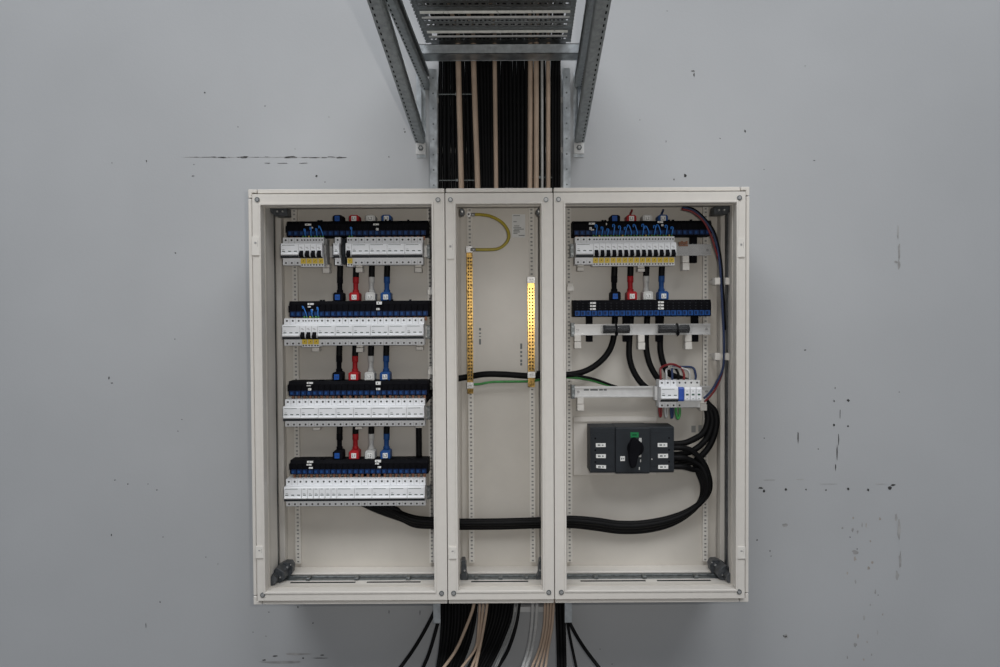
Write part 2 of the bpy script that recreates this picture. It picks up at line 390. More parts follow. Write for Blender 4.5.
    for px in up:
        cx = ax(px, 400, YB-0.012); b = MB()
        perforated(b, cx-0.0085, cx+0.0085, hz0+0.052, hz1-0.02, YB-0.0135, YB-0.0115)
        b.box(cx-0.0085, cx-0.0070, YB-0.0115, YB, hz0+0.052, hz1-0.02); b.box(cx+0.0070, cx+0.0085, YB-0.0115, YB, hz0+0.052, hz1-0.02)
        b.box(cx-0.0070, cx+0.0070, YB-0.0100, YB-0.0090, hz0+0.052, hz1-0.02, 1)  # grey backing strip stands in for the shade inside the upright
        b.build('mounting_upright', [M['plastic_cream'], M['holegrey']], t)
    # vertical folded rails in the rear corners
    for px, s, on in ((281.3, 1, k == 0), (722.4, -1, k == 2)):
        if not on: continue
        cx = ax(px, 400, -0.115); b = MB()
        b.box(cx-0.009, cx+0.009, -0.125, YB+0.004, hz0+0.05, hz1-0.02); b.box(cx-s*0.013, cx-s*0.010, -0.118, YB+0.004, hz0+0.05, hz1-0.02)
        b.build('corner_rail', M['cream'], t, bevel=0.0012)
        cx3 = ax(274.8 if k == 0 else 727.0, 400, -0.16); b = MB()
        b.box(cx3-.0045, cx3+.0045, -0.172, -0.150, hz0+0.06, hz1-0.035); b.build('side_gap_shade', M['bracket'], t, bevel=.0008)  # dark strip standing in for the shade of the side gap
        cx2 = ax(px - s*9.0, 400, -0.2); b = MB()
        b.box(cx2-0.002, cx2+0.002, -0.235, -0.17, hz0+0.06, hz1-0.03); b.build('side_flange', M['cream'], t)
    # floor: gland plate with slit, galvanised channel, rear ridge
    fz = OB-0.007
    b = MB(); b.box(hx0+0.012, hx1-0.012, -0.239, -0.152, fz, fz+0.004, 0)
    b.box(oa+0.03, ob_-0.03, -0.236, -0.231, fz+0.004, fz+0.0060, 0)
    L = ob_-oa
    for a0, a1 in (((0.10, 0.50), (0.57, 0.90)) if k != 1 else ((0.14, 0.84),)):
        b.box(oa+L*a0, oa+L*a1, -0.218, -0.207, fz+0.004, fz+0.0044, 1)
    b.build('gland_plate', [M['cream'], M['dark_gap']], t)
    b = MB(); b.box(hx0+0.02, hx1-0.02, -0.170, -0.152, fz+0.004, fz+0.0085); b.box(hx0+0.02, hx1-0.02, -0.196, -0.170, fz+0.004, fz+0.0055)
    for f in (0.2, 0.5, 0.82):
        b.box(oa+L*f-0.006, oa+L*f+0.006, -0.200, -0.168, fz+0.0055, fz+0.0125)
    b.build('bottom_channel', M['galv_dark'], t, bevel=0.0008)
    b = MB(); b.box(hx0+0.03, hx1-0.03, -0.150, YB-0.0005, fz, fz+0.0130); b.build('bottom_ridge', M['cream'], t, bevel=0.002)
    # corner brackets
    if k != 1:
        for s, bx, tx in ((1, oa, 'L'), (-1, ob_, 'R')):
            if (k == 0 and s == -1) or (k == 2 and s == 1): continue
            def mir(p): return p if s == 1 else [(1002.6-a, b_-2.3) for a, b_ in p]
            def pl(p, Y, y0, y1):
                b.plate([(ax(a, b_, Y), max(az(a, b_, Y), fz+0.005)) for a, b_ in mir(p)], y0, y1, 0)
            b = MB()
            pl([(277, 566), (281, 563.5), (286, 561), (291.5, 561.5), (294, 566), (293, 572), (290.5, 577), (277, 577)], -.15, -.165, -.130)
            pl([(271, 572), (278, 566), (285, 571), (286.5, 577), (282, 581), (271, 583)], -.20, -.215, -.1655)
            pl([(269.5, 577), (274.5, 573.5), (278, 577), (276.5, 583), (269.5, 587)], -.235, -.252, -.2155)
            for (a, c_, r_, Y, m_) in ((287.5, 567, .009, -.165, 0), (287.5, 567, .0045, -.170, 1), (279.5, 577, .006, -.215, 0), (280.5, 577, .003, -.218, 1), (291, 564.5, .0030, -.165, 1)):
                (q,) = mir([(a, c_)]); cc = at(q[0], q[1], Y); b.disc(cc, r_, Y-.004, Y+.001, 12, m_)
            b.build('corner_bracket', [M['bracket'], M['steel']], t, bevel=0.002)
            p = [(271, 208), (288.5, 208.5), (288.8, 216.5), (276.5, 216.5), (272, 213)]
            if s == -1: p = [(1001.5-a, b_-1.5) for a, b_ in p]
            poly = [(ax(a, b_, -0.19), az(a, b_, -0.19)) for a, b_ in p]
            b = MB(); b.plate(poly, -0.205, -0.16, 0)
            for f in (0.45, 0.75):
                cc = Vector((poly[0][0]*(1-f)+poly[1][0]*f, 0, (poly[0][1]+poly[2][1])/2)); b.disc(cc, 0.0042, -0.209, -0.204, 8, 1)
            b.build('corner_bracket', [M['bracket'], M['steel']], t, bevel=0.001)
    else:
        for s in (1, -1):
            for top in (0, 1):
                if top: p = [(460, 208.5), (463.5, 209), (465, 212), (463, 215.5), (460, 216)]
                else: p = [(461.5, 559.5), (465, 559.5), (466.2, 564), (466.5, 574), (468.5, 579), (461, 580)]
                if s == -1: p = [((1001.0 if top else 1004.5)-a, b_) for a, b_ in p]
                poly = [(ax(a, b_, -0.19), max(az(a, b_, -0.19), fz+0.005)) for a, b_ in p]
                b = MB(); b.plate(poly, -0.20, -0.16, 0); cc = Vector((sum(q[0] for q in poly)/len(poly), 0, sum(q[1] for q in poly)/len(poly)))
                b.disc(cc, 0.004, -0.204, -0.199, 8, 1)
                b.build('corner_bracket', [M['bracket'], M['steel']], t, bevel=0.001)

# printed marks and sticker in the middle enclosure
c0 = at(512, 214.3, YB-.001); c1 = at(525.3, 237.5, YB-.001)
b = MB(); b.box(c0.x, c1.x, YB-0.0008, YB-0.0001, c1.z, c0.z, 0)
for f, w0, w1 in ((.06,.1,.6),(.32,.1,.35),(.50,.15,.55),(.58,.1,.7),(.64,.15,.9),(.70,.1,.55),(.76,.1,.6),(.82,.1,.4),(.91,.5,.95)):
    zz = c0.z + (c1.z-c0.z)*f; b.box(c0.x+(c1.x-c0.x)*w0, c0.x+(c1.x-c0.x)*w1, YB-0.0011, YB-0.0007, zz-0.0011, zz+0.0011, 1)
st = b.build('sticker', [mat('silver_label', (0.72, 0.73, 0.73), 0.45), M['inkgrey']], encl[1]); st['label'] = 'silver rating label with small print'
for px, ys in ((480.0, ((328,330.5),(332.5,334),(336,337),(339,344.5))), (521.2, ((343.5,349),(351,353),(355,357),(359.5,362),(363,365.5)))):
    b = MB()
    for (a, c) in ys:
        p0 = at(px-1.0, a, YB); p1 = at(px+1.0, c, YB); b.box(p0.x, p1.x, YB-0.0005, YB-0.0001, p1.z, p0.z)
    b.build('stencilled_mark', M['inkgrey'], encl[1])
# small grey openings in the right back panel
for px, py in ((693.5, 429), (700.5, 428.5)):
    c = at(px, py, YB); b = MB(); b.box(c.x-0.007, c.x+0.007, YB-0.0008, YB-0.0001, c.z-0.011, c.z+0.011); b.build('knockout', M['holegrey'], encl[2])

# ================================================================== BREAKERS
MOD = 0.0184
_bm = {}
def cached(key, mk):
    if key not in _bm: _bm[key] = mk()
    return _bm[key]
PROF = [(0, -.0430), (-.0445, -.0430), (-.0445, -.0225), (-.0640, -.0225), (-.0690, -.0130), (-.0690, .0190), (-.0655, .0232), (-.0445, .0240), (-.0445, .0430), (0, .0430)]
def mk_body(n):
    b = MB(); w = n*MOD-0.0004
    b.prism(PROF, -w/2, w/2, 0)
    for i in range(1, n):                      # pole seams pressed into the shoulders
        x = -w/2 + i*MOD
        b.box(x-0.0003, x+0.0003, -.0448, -.0444, .0245, .0425, 1); b.box(x-0.0003, x+0.0003, -.0448, -.0444, -.0425, -.0300, 1)
    b.box(-w/2, -w/2+0.0007, -.0693, -.0440, -.0130, .0190, 1) if n == 1 else b.box(-w/2, -w/2+0.0006, -.0693, -.0688, -.0130, .0190, 1)
    return b.mesh('body', [M['white'], M['scuff']])
def mk_terminal():
    b = MB(); b.disc((0,0,0), 0.0030, -0.0005, 0.002, 8, 0); return b.mesh('terminal_screw', [M['screw']])
def mk_small_terminal():
    b = MB(); b.disc((0,0,0), 0.0024, -0.0005, 0.002, 8, 0); return b.mesh('terminal_screw', [M['screw']])
def mk_toggle(n):
    b = MB(); w = n*MOD-0.003
    b.prism([(-.0655, -.0150), (-.0735, -.0130), (-.0745, -.0100), (-.0690, -.0065), (-.066, -.0065)], -w/2, w/2, 0)
    return b.mesh('toggle', [M['white']], bevel=0.0006)
def mk_slot(n):
    b = MB(); w = n*MOD-0.0006
    b.prism([(-.0640, -.0228), (-.0700, -.0205), (-.0705, -.0150), (-.064, -.0150)], -w/2, w/2, 0)  # dark strip across the nose, below the toggle
    return b.mesh('dark_strip', [M['charcoal']])
def mk_window():
    b = MB(); b.box(-0.0046, 0.0046, -.0002, .001, -.0013, .0013, 0); return b.mesh('status_window', [mat('window_dark_green', (0.04, 0.075, 0.06), 0.4)])
def mk_title(n):
    b = MB(); w = n*MOD; b.box(-w/2+0.004, w/2-(0.012 if n > 1 else 0.006), -.0694, -.0688, .0163, .0178, 0); b.box(-w/2+.005, -w/2+.012, -.0694, -.0688, .0030, .0040, 0)
    return b.mesh('printed_line', [M['inkgrey']])
def breaker(n, x, z, label, group):
    t = thing('circuit_breaker', (x, YR, z), label, 'circuit breaker', group)
    put('body', cached(('body', n), lambda: mk_body(n)), t)
    put('dark_strip', cached(('slot', n), lambda: mk_slot(n)), t, 'dark strip below the toggle')
    put('toggle', cached(('tog', n), lambda: mk_toggle(n)), t)
    put('printed_line', cached(('ttl', n), lambda: mk_title(n)), t)
    for i in range(n):
        xx = (i-(n-1)/2)*MOD
        for zz in (.0350, -.0365):
            o = put('terminal_screw', cached('term', mk_terminal), t); o.location = (xx, -.0448, zz)
        o = put('status_window', cached('win', mk_window), t); o.location = (xx, -.0693, -.0020)
    return t
def mk_rbody():
    b = MB(); w = MOD-0.0004
    P = [(0, -.0480), (-.0445, -.0480), (-.0445, -.0225), (-.0640, -.0225), (-.0690, -.0130), (-.0690, .0190), (-.0655, .0232), (-.0445, .0240), (-.0445, .0430), (0, .0430)]
    b.prism(P, -w/2, w/2, 0)
    b.box(-w/2, -w/2+0.0007, -.0693, -.0688, -.0130, .0190, 1)
    b.box(-w/2+.004, -w/2+.011, -.0693, -.0688, .0095, .0110, 1); b.box(-w/2+.007, -w/2+.013, -.0693, -.0688, .0065, .0078, 1)
    return b.mesh('body', [M['white'], M['scuff']])
def mk_rtoggle():
    b = MB(); b.prism([(-.0600, -.0225), (-.0720, -.0215), (-.0810, -.0170), (-.0810, -.0120), (-.0705, .0000), (-.066, .0005)], -.0058, .0058, 0)
    return b.mesh('toggle', [M['black']], bevel=0.0008)
def mk_rbar():
    b = MB(); b.box(-.0088, .0088, -.0660, -.060, -.0228, -.0160, 0); return b.mesh('dark_strip', [M['charcoal']])
def mk_button():
    b = MB(); b.box(-.0076, .0076, -.0475, -.0440, -.0390, -.0232, 0)
    b.add([(-.002,-.0478,-.0325),(.0000,-.0478,-.0325),(.0020,-.0478,-.0285),(.0005,-.0478,-.0285)], [(0,1,2,3)], 1)
    return b.mesh('test_button', [M['yellow'], M['ink']], bevel=0.0)
def rcbo(x, z, label, group):
    t = thing('residual_current_breaker', (x, YR, z), label, 'circuit breaker', group)
    put('body', cached('rb', mk_rbody), t); put('dark_strip', cached('rbar', mk_rbar), t)
    put('toggle', cached('rt', mk_rtoggle), t, 'black toggle'); put('test_button', cached('rbtn', mk_button), t, 'yellow test button')
    for xx in (-.0042, .0042):
        for zz in (.0350, -.0430):
            o = put('terminal_screw', cached('sterm', mk_small_terminal), t); o.location = (xx, -.0448, zz)
    return t

# ================================================================== RAILS
def din_rail(px0, px1, pyc, label, clips, ends='both', bracket_side=1):
    a = at(px0, pyc, YR); c = at(px1, pyc, YR); z = (a.z+c.z)/2; x0, x1 = a.x, c.x
    t = thing('mounting_rail', ((x0+x1)/2, YR, z-0.0175), label, 'rail', 'mounting rails for the breakers')
    b = MB()
    b.box(x0, x1, YR+0.0062, YR+0.0075, z-0.0125, z+0.0125); b.box(x0, x1, YR, YR+0.0075, z+0.0125, z+0.0137); b.box(x0, x1, YR, YR+0.0075, z-0.0137, z-0.0125)
    b.box(x0, x1, YR, YR+0.0012, z+0.0137, z+0.0178); b.box(x0, x1, YR, YR+0.0012, z-0.0178, z-0.0137)
    b.build('rail', M['rail'], t)
    for xe in (x0+0.012, x1-0.012):
        b = MB(); b.box(xe-0.010, xe+0.010, YR+0.0078, YB-0.0140, z-0.012, z+0.012)
        b.build('standoff', M['galv'], t, bevel=0.0008)
        b = MB(); b.disc(Vector((xe, 0, z)), 0.0048, YR+0.0018, YR+0.0064, 10, 0); b.box(xe-.004, xe+.004, YR+.0012, YR+.002, z-.0007, z+.0007, 1)
        b.build('screw', [M['steel'], M['screw']], t)
    for xe, s in ((x0, -1), (x1, 1)):
        if s != bracket_side: continue
        b = MB()
        b.box(xe-s*0.002, xe+s*0.010, YR+0.002, YR+0.005, z-0.022, z+0.022); b.box(xe+s*0.007, xe+s*0.010, YR+0.005, YB-0.014, z-0.022, z+0.022)
        b.disc(Vector((xe+s*0.004, 0, z+0.010)), 0.0050, YR-0.002, YR+0.003, 10, 1); b.disc(Vector((xe+s*0.004, 0, z-0.011)), 0.0050, YR-0.002, YR+0.003, 10, 1)
        b.build('end_bracket', [M['galv_dark'], M['galv_mid']], t, bevel=0.0006)
    for (px, y0, y1) in clips:
        xc = ax(px, y1, YR); zb = az(px, y1, YR); zt = az(px, y0, YR)
        b = MB(); b.box(xc-0.0105, xc+0.0105, YR-0.004, YR+0.030, (zb+zt)/2+0.0006, min(zt, z-0.0180))
        b.box(xc-0.0110, xc+0.0110, YR-0.008, YR+0.030, zb, (zb+zt)/2-0.0006)
        b.build('rail_clip', M['plastic_cream'], t, bevel=0.0012)
    return t, z

# ================================================================== DISTRIBUTION BLOCKS
def dist_block(px0, px1, py0, py1, label, ports, stickers, legs=(), pins=True, flat=False, tcol=None):
    tcol = tcol or [M['blue_dark'], M['blue_mid']]
    Yf, Yb = -0.165, -0.100
    pm = (py0+py1)/2
    x0, x1 = ax(px0, pm, Yf), ax(px1, pm, Yf); z1, z0 = az((px0+px1)/2, py0, Yf), az((px0+px1)/2, py1, Yf)
    t = thing('distribution_block', ((x0+x1)/2, -0.13, z0), label, 'distribution block', 'black distribution blocks')
    h = z1-z0; n = 24; p = (x1-x0-0.008)/n
    b = MB()
    b.prism([(Yb, z0), (Yf+0.004, z0), (Yf, z0+0.004), (Yf, z1-0.010), (Yf+0.008, z1), (Yb, z1)], x0, x1, 0)
    if px0 < 500: b.box(x0-0.006, x0, Yf+0.012, Yb, z0+h*0.30, z1-h*0.28, 0)
    if flat:
        for i in range(n):
            xc = x0+0.004+p*(i+.5)
            for zz in (.48, .64, .80): b.box(xc-0.0016, xc+0.0016, Yf-0.0004, Yf+.001, z0+h*zz-0.0012, z0+h*zz+0.0012, 1)
    else:
        for i in range(n+1):
            xc = x0+0.004+p*i
            b.box(xc-0.0012, xc+0.0012, Yf-0.004, Yf+0.001, z0+h*0.34, z1-0.010, 0)
        for f in (0.22, 0.24, 0.70, 0.73, 0.86):
            b.box(x0+(x1-x0)*f-0.003, x0+(x1-x0)*f+0.003, Yf+0.010, Yf+0.02, z1, z1+0.004, 0)
    b.build('housing', [M['black'], M['charcoal']], t)
    def mk():
        q = MB(); q.box(-p/2+0.0012, p/2-0.0012, -.006, .001, 0, h*0.30, 0)
        q.box(-p/2+0.0040, p/2-0.0070, -.0066, -.0058, h*0.06, h*0.24, 1)
        return q.mesh('terminal', tcol)
    me = mk()
    for i in range(n):
        if i not in ports: continue
        o = put('terminal', me, t); o.location = (x0+0.004+p*(i+.5)-ORG[t.name].x, Yf-ORG[t.name].y, z0+0.003-ORG[t.name].z)
        if i == ports[0]: o['label'] = 'blue push-in terminal'
    if pins:
        b = MB()
        for i in range(n):
            if i in pins: b.box(x0+0.004+p*(i+.3), x0+0.004+p*(i+.72), Yf+0.004, Yf+0.012, z0-0.012, z0)
        if b.v:
            q = b.build('busbar_comb', M['copper'], t); q['label'] = 'copper connecting pins along the lower edge'
    for (px, py, w, hh) in stickers:
        c = at(px, py, Yf-0.005); s = 3.15e-3
        b = MB(); b.box(c.x-w*s/2, c.x+w*s/2, Yf-0.0052, Yf-0.0008, c.z-hh*s/2, c.z+hh*s/2, 0)
        b.box(c.x-w*s*.25, c.x-w*s*.05, Yf-0.0055, Yf-0.005, c.z-hh*s*.2, c.z+hh*s*.2, 1)
        b.build('label', [M['paper'], M['ink']], t)
    for (px, py) in legs:
        xc = ax(px, py, -0.115); zb = az(px, py, -0.115)
        b = MB(); b.box(xc-0.010, xc+0.010, -0.1285, -0.104, zb, z0); b.build('mounting_leg', M['black'], t, bevel=0.001)
    return t, (x0, x1, z0, z1)

LROW = ['top row', 'second row', 'third row', 'bottom row']
# (block px0, px1, top, bottom) (breaker top, bottom)
rowsL = [((286.6, 427.6, 220.7, 236.4), (236.8, 265.2), 282.9),
         ((289.2, 429.6, 300.8, 317.0), (318.0, 345.3), 284.2),
         ((288.4, 428.4, 381.0, 395.8), (398.6, 426.8), 285.1),
         ((289.9, 428.2, 460.2, 474.2), (478.4, 506.4), 286.1)]
clipsL = [((326.5, 263, 273), (359.5, 263, 272.3), (418.5, 263, 272.3)), ((316, 343, 351.5), (360, 343, 352), (420, 343, 350)),
          ((317, 424, 430), (359, 424, 429), (419, 424, 427.5)), ()]
fills = [[3, 'r', 'r', 'r', 'r', -1.88, 1, -1.08, 'r', 3, 3, 3, 3], [3, 'r', 'r', 'r', 3, 3, 3, 3, 3, 3], [3]*8, [3]+[1]*6+[3]*5]
stick = [[(308, 224.6, 6, 1.8), (312, 227.6, 1.6, 1.4), (376, 224.4, 5.6, 1.6), (377.2, 229.6, 2.4, 3.0)],
         [(310.6, 304, 6, 1.8), (309.2, 306.8, 2.8, 1.4), (312, 310, 1.8, 1.4), (379.2, 303, 5.4, 3.0), (378, 309, 3.2, 2.0)],
         [(309.8, 383, 6, 1.8), (308.6, 385.8, 4, .8), (309.6, 389.4, 3, 2.2), (378.2, 383.2, 5, 3.2), (378.2, 389, 4, 2)],
         [(310, 462, 6, 1.8), (309, 464.8, 5, 1.4), (310.8, 468, 4, 1.6), (378, 461.2, 6, 2.4), (377, 463.8, 4, 1.2), (379.4, 467.2, 3.4, 1.6)]]
blocksL = []; rowinfo = []
def fill_row(items, xs, zc, where):
    x = xs; placed = []
    nr = sum(1 for q in items if q == 'r'); n3 = sum(1 for q in items if q == 3); n1 = sum(1 for q in items if q == 1)
    ir = i3 = i1 = 0
    for q in items:
        if q == 'r':
            xc = x+MOD/2
            lab = f'white yellow-button breaker, {ORD[ir]} from left of {nr} such in {where}'
            placed.append(('r', xc, rcbo(xc, zc, lab, f'breakers with yellow buttons in the {where}'))); ir += 1; x += MOD
        elif q < 0: x += -q*MOD
        elif q == 3:
            xc = x+1.5*MOD
            lab = f'white three-pole breaker, {ORD[i3]} from left of {n3} such in {where}' if n3 > 1 else f'white three-pole breaker at the left end of the {where}'
            placed.append((3, xc, breaker(3, xc, zc, lab, f'three-pole breakers in the {where}'))); i3 += 1; x += 3*MOD
        else:
            xc = x+MOD/2
            lab = f'slim white single-pole breaker, {ORD[i1]} from left of {n1} such in {where}' if n1 > 1 else f'slim white single-pole breaker standing alone between two gaps in the {where}'
            placed.append((1, xc, breaker(1, xc, zc, lab, f'single-pole breakers in the {where}'))); i1 += 1; x += MOD
    return placed, x
for r in range(4):
    (bx0, bx1, by0, by1), (t0, t1), xs = rowsL[r]
    where = LROW[r]+' at left'
    zc = (az(354, t0, YR-.0445)+az(354, t1, YR-.0445))/2
    placed, xe = fill_row(fills[r], ax(xs, (t0+t1)/2, YR-.0445), zc, where)
    pyc = (t0+t1)/2+0.6
    din_rail(xs-0.5, 427.2, pyc, f'zinc mounting rail behind the breakers of the {where}', clipsL[r])
    pins = [i for i in range(24)] if r else [0, 1, 2, 11] + list(range(13, 24))
    if r == 1: pins = [i for i in range(24) if i not in (3, 4, 5)]
    ports = list(range(24))
    t, info = dist_block(bx0, bx1, by0, by1, f'black distribution block with blue terminals above the {where} of breakers', ports, stick[r], (), pins)
    blocksL.append(info); rowinfo.append((zc, placed))
# grey blanking pieces beside the lone breaker of the top row
for px0, px1, lab in ((324.4, 327.0, 'grey plastic end stop right of the four yellow-buttoned breakers, left top row'), (342.0, 345.2, 'dark grey plastic end stop right of the lone slim breaker, left top row')):
    z = rowinfo[0][0]; a, c = ax(px0, 251, -.18), ax(px1, 251, -.18)
    b = MB(); b.prism([(YR-.0005, z-.040), (YR-.036, z-.040), (YR-.044, z-.018), (YR-.050, z-.010), (YR-.050, z+.018), (YR-.040, z+.022), (YR-.036, z+.040), (YR-.0005, z+.040)], a, c)
    tag(b.build('end_stop', M['holegrey'] if px0 < 330 else M['charcoal'], None, bevel=0.001), lab, 'end stop')

# right enclosure
tR1, infoR1 = dist_block(572.6, 711.6, 220.6, 235.8, 'black distribution block with blue terminals above the upper right row of breakers', list(range(24)),
        [(592, 223.6, 6, 1.8), (590.6, 228.4, 2.4, 2.4), (592.5, 230, 3, 1.4), (606.5, 224, .8, 2), (660.4, 222, 5.4, 1.6), (662.4, 225.2, 2, 1.8)], [(693, 263)], list(range(17)))
tR2, infoR2 = dist_block(573.2, 711.2, 299.8, 316.4, 'flat black distribution block with blue lower edge and no breakers below it', list(range(24)),
        [(593, 303, 5.6, 1.8), (593, 306, 5.6, 1.8), (593, 309, 5.6, 1.8), (661, 302.2, 5.6, 1.9), (661, 305.3, 5.6, 1.9), (661, 308.4, 5.6, 1.9)], [(589.2, 341.6), (626, 341.6), (659, 341.6), (694.4, 341.6)], (), flat=True, tcol=[M['blue'], M['blue_dark']])
zR1 = (az(630, 236.3, YR-.0445)+az(630, 264.4, YR-.0445))/2
placedR, xeR = fill_row([3]+['r']*14, ax(575.0, 250, YR-.0445), zR1, 'upper right row')
railR1, zr1 = din_rail(573.5, 711.5, 250.2, 'zinc mounting rail behind the upper right row of breakers', ((580.5, 263, 271), (641, 265, 271.8), (685.6, 255.5, 270.4)), bracket_side=-1)
railR2, zr2 = din_rail(574.2, 710.6, 329.4, 'bare zinc mounting rail carrying two film-wrapped bundles', ((577.6, 334.6, 348.6), (641.2, 334.6, 349.6), (688.2, 334.6, 349.4)), bracket_side=-1)
railR3, zr3 = din_rail(574.6, 710.6, 391.6, 'zinc mounting rail with printed mark, carrying the blue-marked surge arrester', ((580.4, 397.6, 410.6), (703, 397.2, 410.4)), bracket_side=-1)
b = MB()
for px0, px1 in ((584, 589), (590.5, 598), (599.5, 603), (604, 607)):
    p0 = at(px0, 389.2, YR); p1 = at(px1, 390.8, YR); b.box(p0.x, p1.x, YR+0.0058, YR+0.0063, p1.z, p0.z)
b.build('stencilled_mark', M['inkgrey'], railR3)

# ================================================================== PHASE CABLES BETWEEN THE BLOCKS
PH = [('neutral', 'N', 'black', M['black'], 337.8, 615.3), ('red', 'L1', 'red', M['red'], 354.0, 631.6), ('grey', 'L2', 'grey', M['grey'], 370.4, 647.6), ('blue', 'L3', 'blue', M['shrinkblue'], 386.6, 663.2)]
def phase_cable(x, ztop, zbot, ph, label, grp, letters=True, stub=False, lblpx=None):
    name, tx, cname, m, _, _ = ph
    yc = -0.1165
    t = thing('power_cable', (x, yc, zbot), label, 'cable', grp)
    ch = 0.027 if not stub else 0.020
    L = ztop-zbot
    if not stub:
        cut = zbot + ch + 0.050
        b = MB(); b.tube([(x+0.001, yc, ztop), (x+0.002, yc, (ztop+cut)/2), (x, yc, cut-0.004)], 0.0098, 12, dense=8); b.build('sheath', M['sheath'], t)
        b = MB(); b.tube([(x, yc, cut), (x, yc, cut-0.016), (x-0.0005, yc, cut-0.020), (x-0.0005, yc, zbot+ch+0.010), (x, yc, zbot+ch-0.004)], lambda u: 0.0100 if u < 0.5 else (0.0080 if u < 0.8 else 0.0105), 12, dense=5)
        sl = b.build('heat_shrink_sleeve', m, t); sl['label'] = f'{cname} heat-shrink sleeve'
    # shouldered cover over the lug
    w = 0.0158 if not stub else 0.0155
    b = MB(); b.plate([(x-w, zbot), (x+w, zbot), (x+w, zbot+ch-0.0045), (x+w-0.005, zbot+ch), (x-w+0.005, zbot+ch), (x-w, zbot+ch-0.0045)], -0.150, -0.104)
    cv = b.build('terminal_cover', m, t, bevel=0.0012); cv['label'] = f'{cname} lug cover'
    b = MB(); lw = 0.0078; zc = zbot+ch*0.42
    if name == 'neutral':
        b.box(x-lw-.002, x+lw-.002, -0.1512, -0.1495, zc-0.0085, zc+0.0085, 0); add_text(b, 'N', x-.002, -0.1516, zc, 0.013, 1)
        b.build('label', [M['bluelab'], M['navy']], t)
    else:
        b.box(x-lw, x+lw, -0.1512, -0.1495, zc-0.0078, zc+0.0078, 0); add_text(b, tx, x, -0.1516, zc-0.0005, 0.0125, 1)
        b.build('label', [M['paper'], M['ink']], t)
    return t
wn = ['top', 'second', 'third', 'bottom']
for i, ph in enumerate(PH):
    for r in range(4):
        (bx0, bx1, zb0, zb1) = blocksL[r]
        py = (214, 292, 371, 450)[r]
        x = ax(ph[4] + (-.4, -.5, -.9, -1.6)[i]*(.2 if r == 0 else 1) + (0.0, 0.6, -0.2, 0.2)[r], py, -0.15)
        cn = {'neutral': 'black', 'red': 'red', 'grey': 'pale grey', 'blue': 'blue'}[ph[0]]
        mk = {'neutral': 'blue-labelled', 'red': 'L1', 'grey': 'L2', 'blue': 'L3'}[ph[0]]
        if r == 0:
            phase_cable(x, 0, zb1+0.0006, ph, f'{mk} {cn} lug cover standing on the top block of the left enclosure', 'lug covers on the top left block', stub=True)
        else:
            phase_cable(x, blocksL[r-1][2]-0.0006, zb1+0.0006, ph, f'black cable with {mk} {cn} lug cover feeding the {wn[r]} block of the left enclosure', 'cables between the left distribution blocks')
    x = ax(ph[5], 215, -0.15)
    t = phase_cable(x, 0, infoR1[3]+0.0006, ph, f'{mk} {cn} lug cover standing on the upper block of the right enclosure', 'lug covers on the upper right block', stub=True)
    if ph[0] in ('red', 'blue'):
        zt = infoR1[3]+0.02
        b = MB(); b.tube([(x-0.001, -0.127, zt-0.002), (x+0.001, -0.127, zt+0.008), (x+0.004, -0.126, zt+0.013), (x+0.006, -0.124, zt+0.020)], 0.0034, 8); b.build('wire_tail', M['redwire'] if ph[0] == 'red' else M['navy'], t)
    x = ax(ph[5]+.6, 293, -0.15)
    phase_cable(x, infoR1[2]-0.0006, infoR2[3]+0.0006, ph, f'black cable with {mk} {cn} lug cover feeding the lower block of the right enclosure', 'cables between the right distribution blocks')

# ================================================================== JUMPER WIRES FROM BLOCKS TO YELLOW-BUTTON BREAKERS
def jumper(xc, zc, zblk, lab, grp, k):
    t = thing('jumper_wire', (xc, YR-.03, zc+.043), lab, 'wire', grp)
    zt = zc+.0432
    hgt = random.uniform(0.022, 0.036); s = random.choice((-1, 1, 1))*0.0045
    b = MB(); b.tube([(xc+.0035, YR-.030, zt+.006), (xc+.0038, YR-.038, zt+.014), (xc+.001+s, YR-.041, zt+hgt), (xc-.004+s, YR-.036, zt+hgt+.003), (xc-.0035+s, YR-.0335, zt+hgt-.004)], 0.0017, 7, dense=6)
    b.build('wire', M['bluewire'], t)
    for j, xx in enumerate((-.0042, .0040)):
        b = MB(); b.tube([(xc+xx, YR-.030, zt+.0004), (xc+xx, YR-.030, zt+.0068)], 0.0024, 8)
        b.build('ferrule', M['yferrule'] if (k % 4 == 1 and j == 0) else M['ferrule'], t)
for (zc, placed), where in ((rowinfo[0], 'top left row'), (rowinfo[1], 'second left row'), ((zR1, placedR), 'upper right row')):
    rs = [q for q in placed if q[0] == 'r']
    for k, q in enumerate(rs):
        jumper(q[1], zc, 0, f'blue wire with green ferrules looping into {ORD[k]} yellow-button breaker from left, {where}', f'blue jumper wires of the {where}', k)

# ================================================================== SURGE ARRESTER GROUP
zS = (az(677, 379.4, YR-.0445)+az(677, 408.2, YR-.0445))/2
xS = ax(659.0, 394, YR-.0445)
breaker(3, xS+1.5*MOD, zS, 'white three-pole breaker directly left of the blue-marked surge arrester', None)
b = MB(); b.box(xS-.010, xS-.001, YR-.030, YR-.0005, zS-.022, zS+.022); tag(b.build('end_stop', M['white2'], None, bevel=.001), 'pale end stop at the left side of the breaker beside the surge arrester', 'end stop')
x0 = xS+3*MOD+.0004
t = thing('surge_arrester', (x0+2*MOD, YR, zS), 'white four-module surge arrester with one blue cartridge and three white ones', 'surge arrester')
b = MB(); b.prism([(YR, zS-.043), (YR-.0445, zS-.043), (YR-.0445, zS-.0235), (YR-.052, zS-.0235), (YR-.052, zS+.0235), (YR-.0445, zS+.0235), (YR-.0445, zS+.043), (YR, zS+.043)], x0, x0+4*MOD); b.build('body', M['white2'], t)
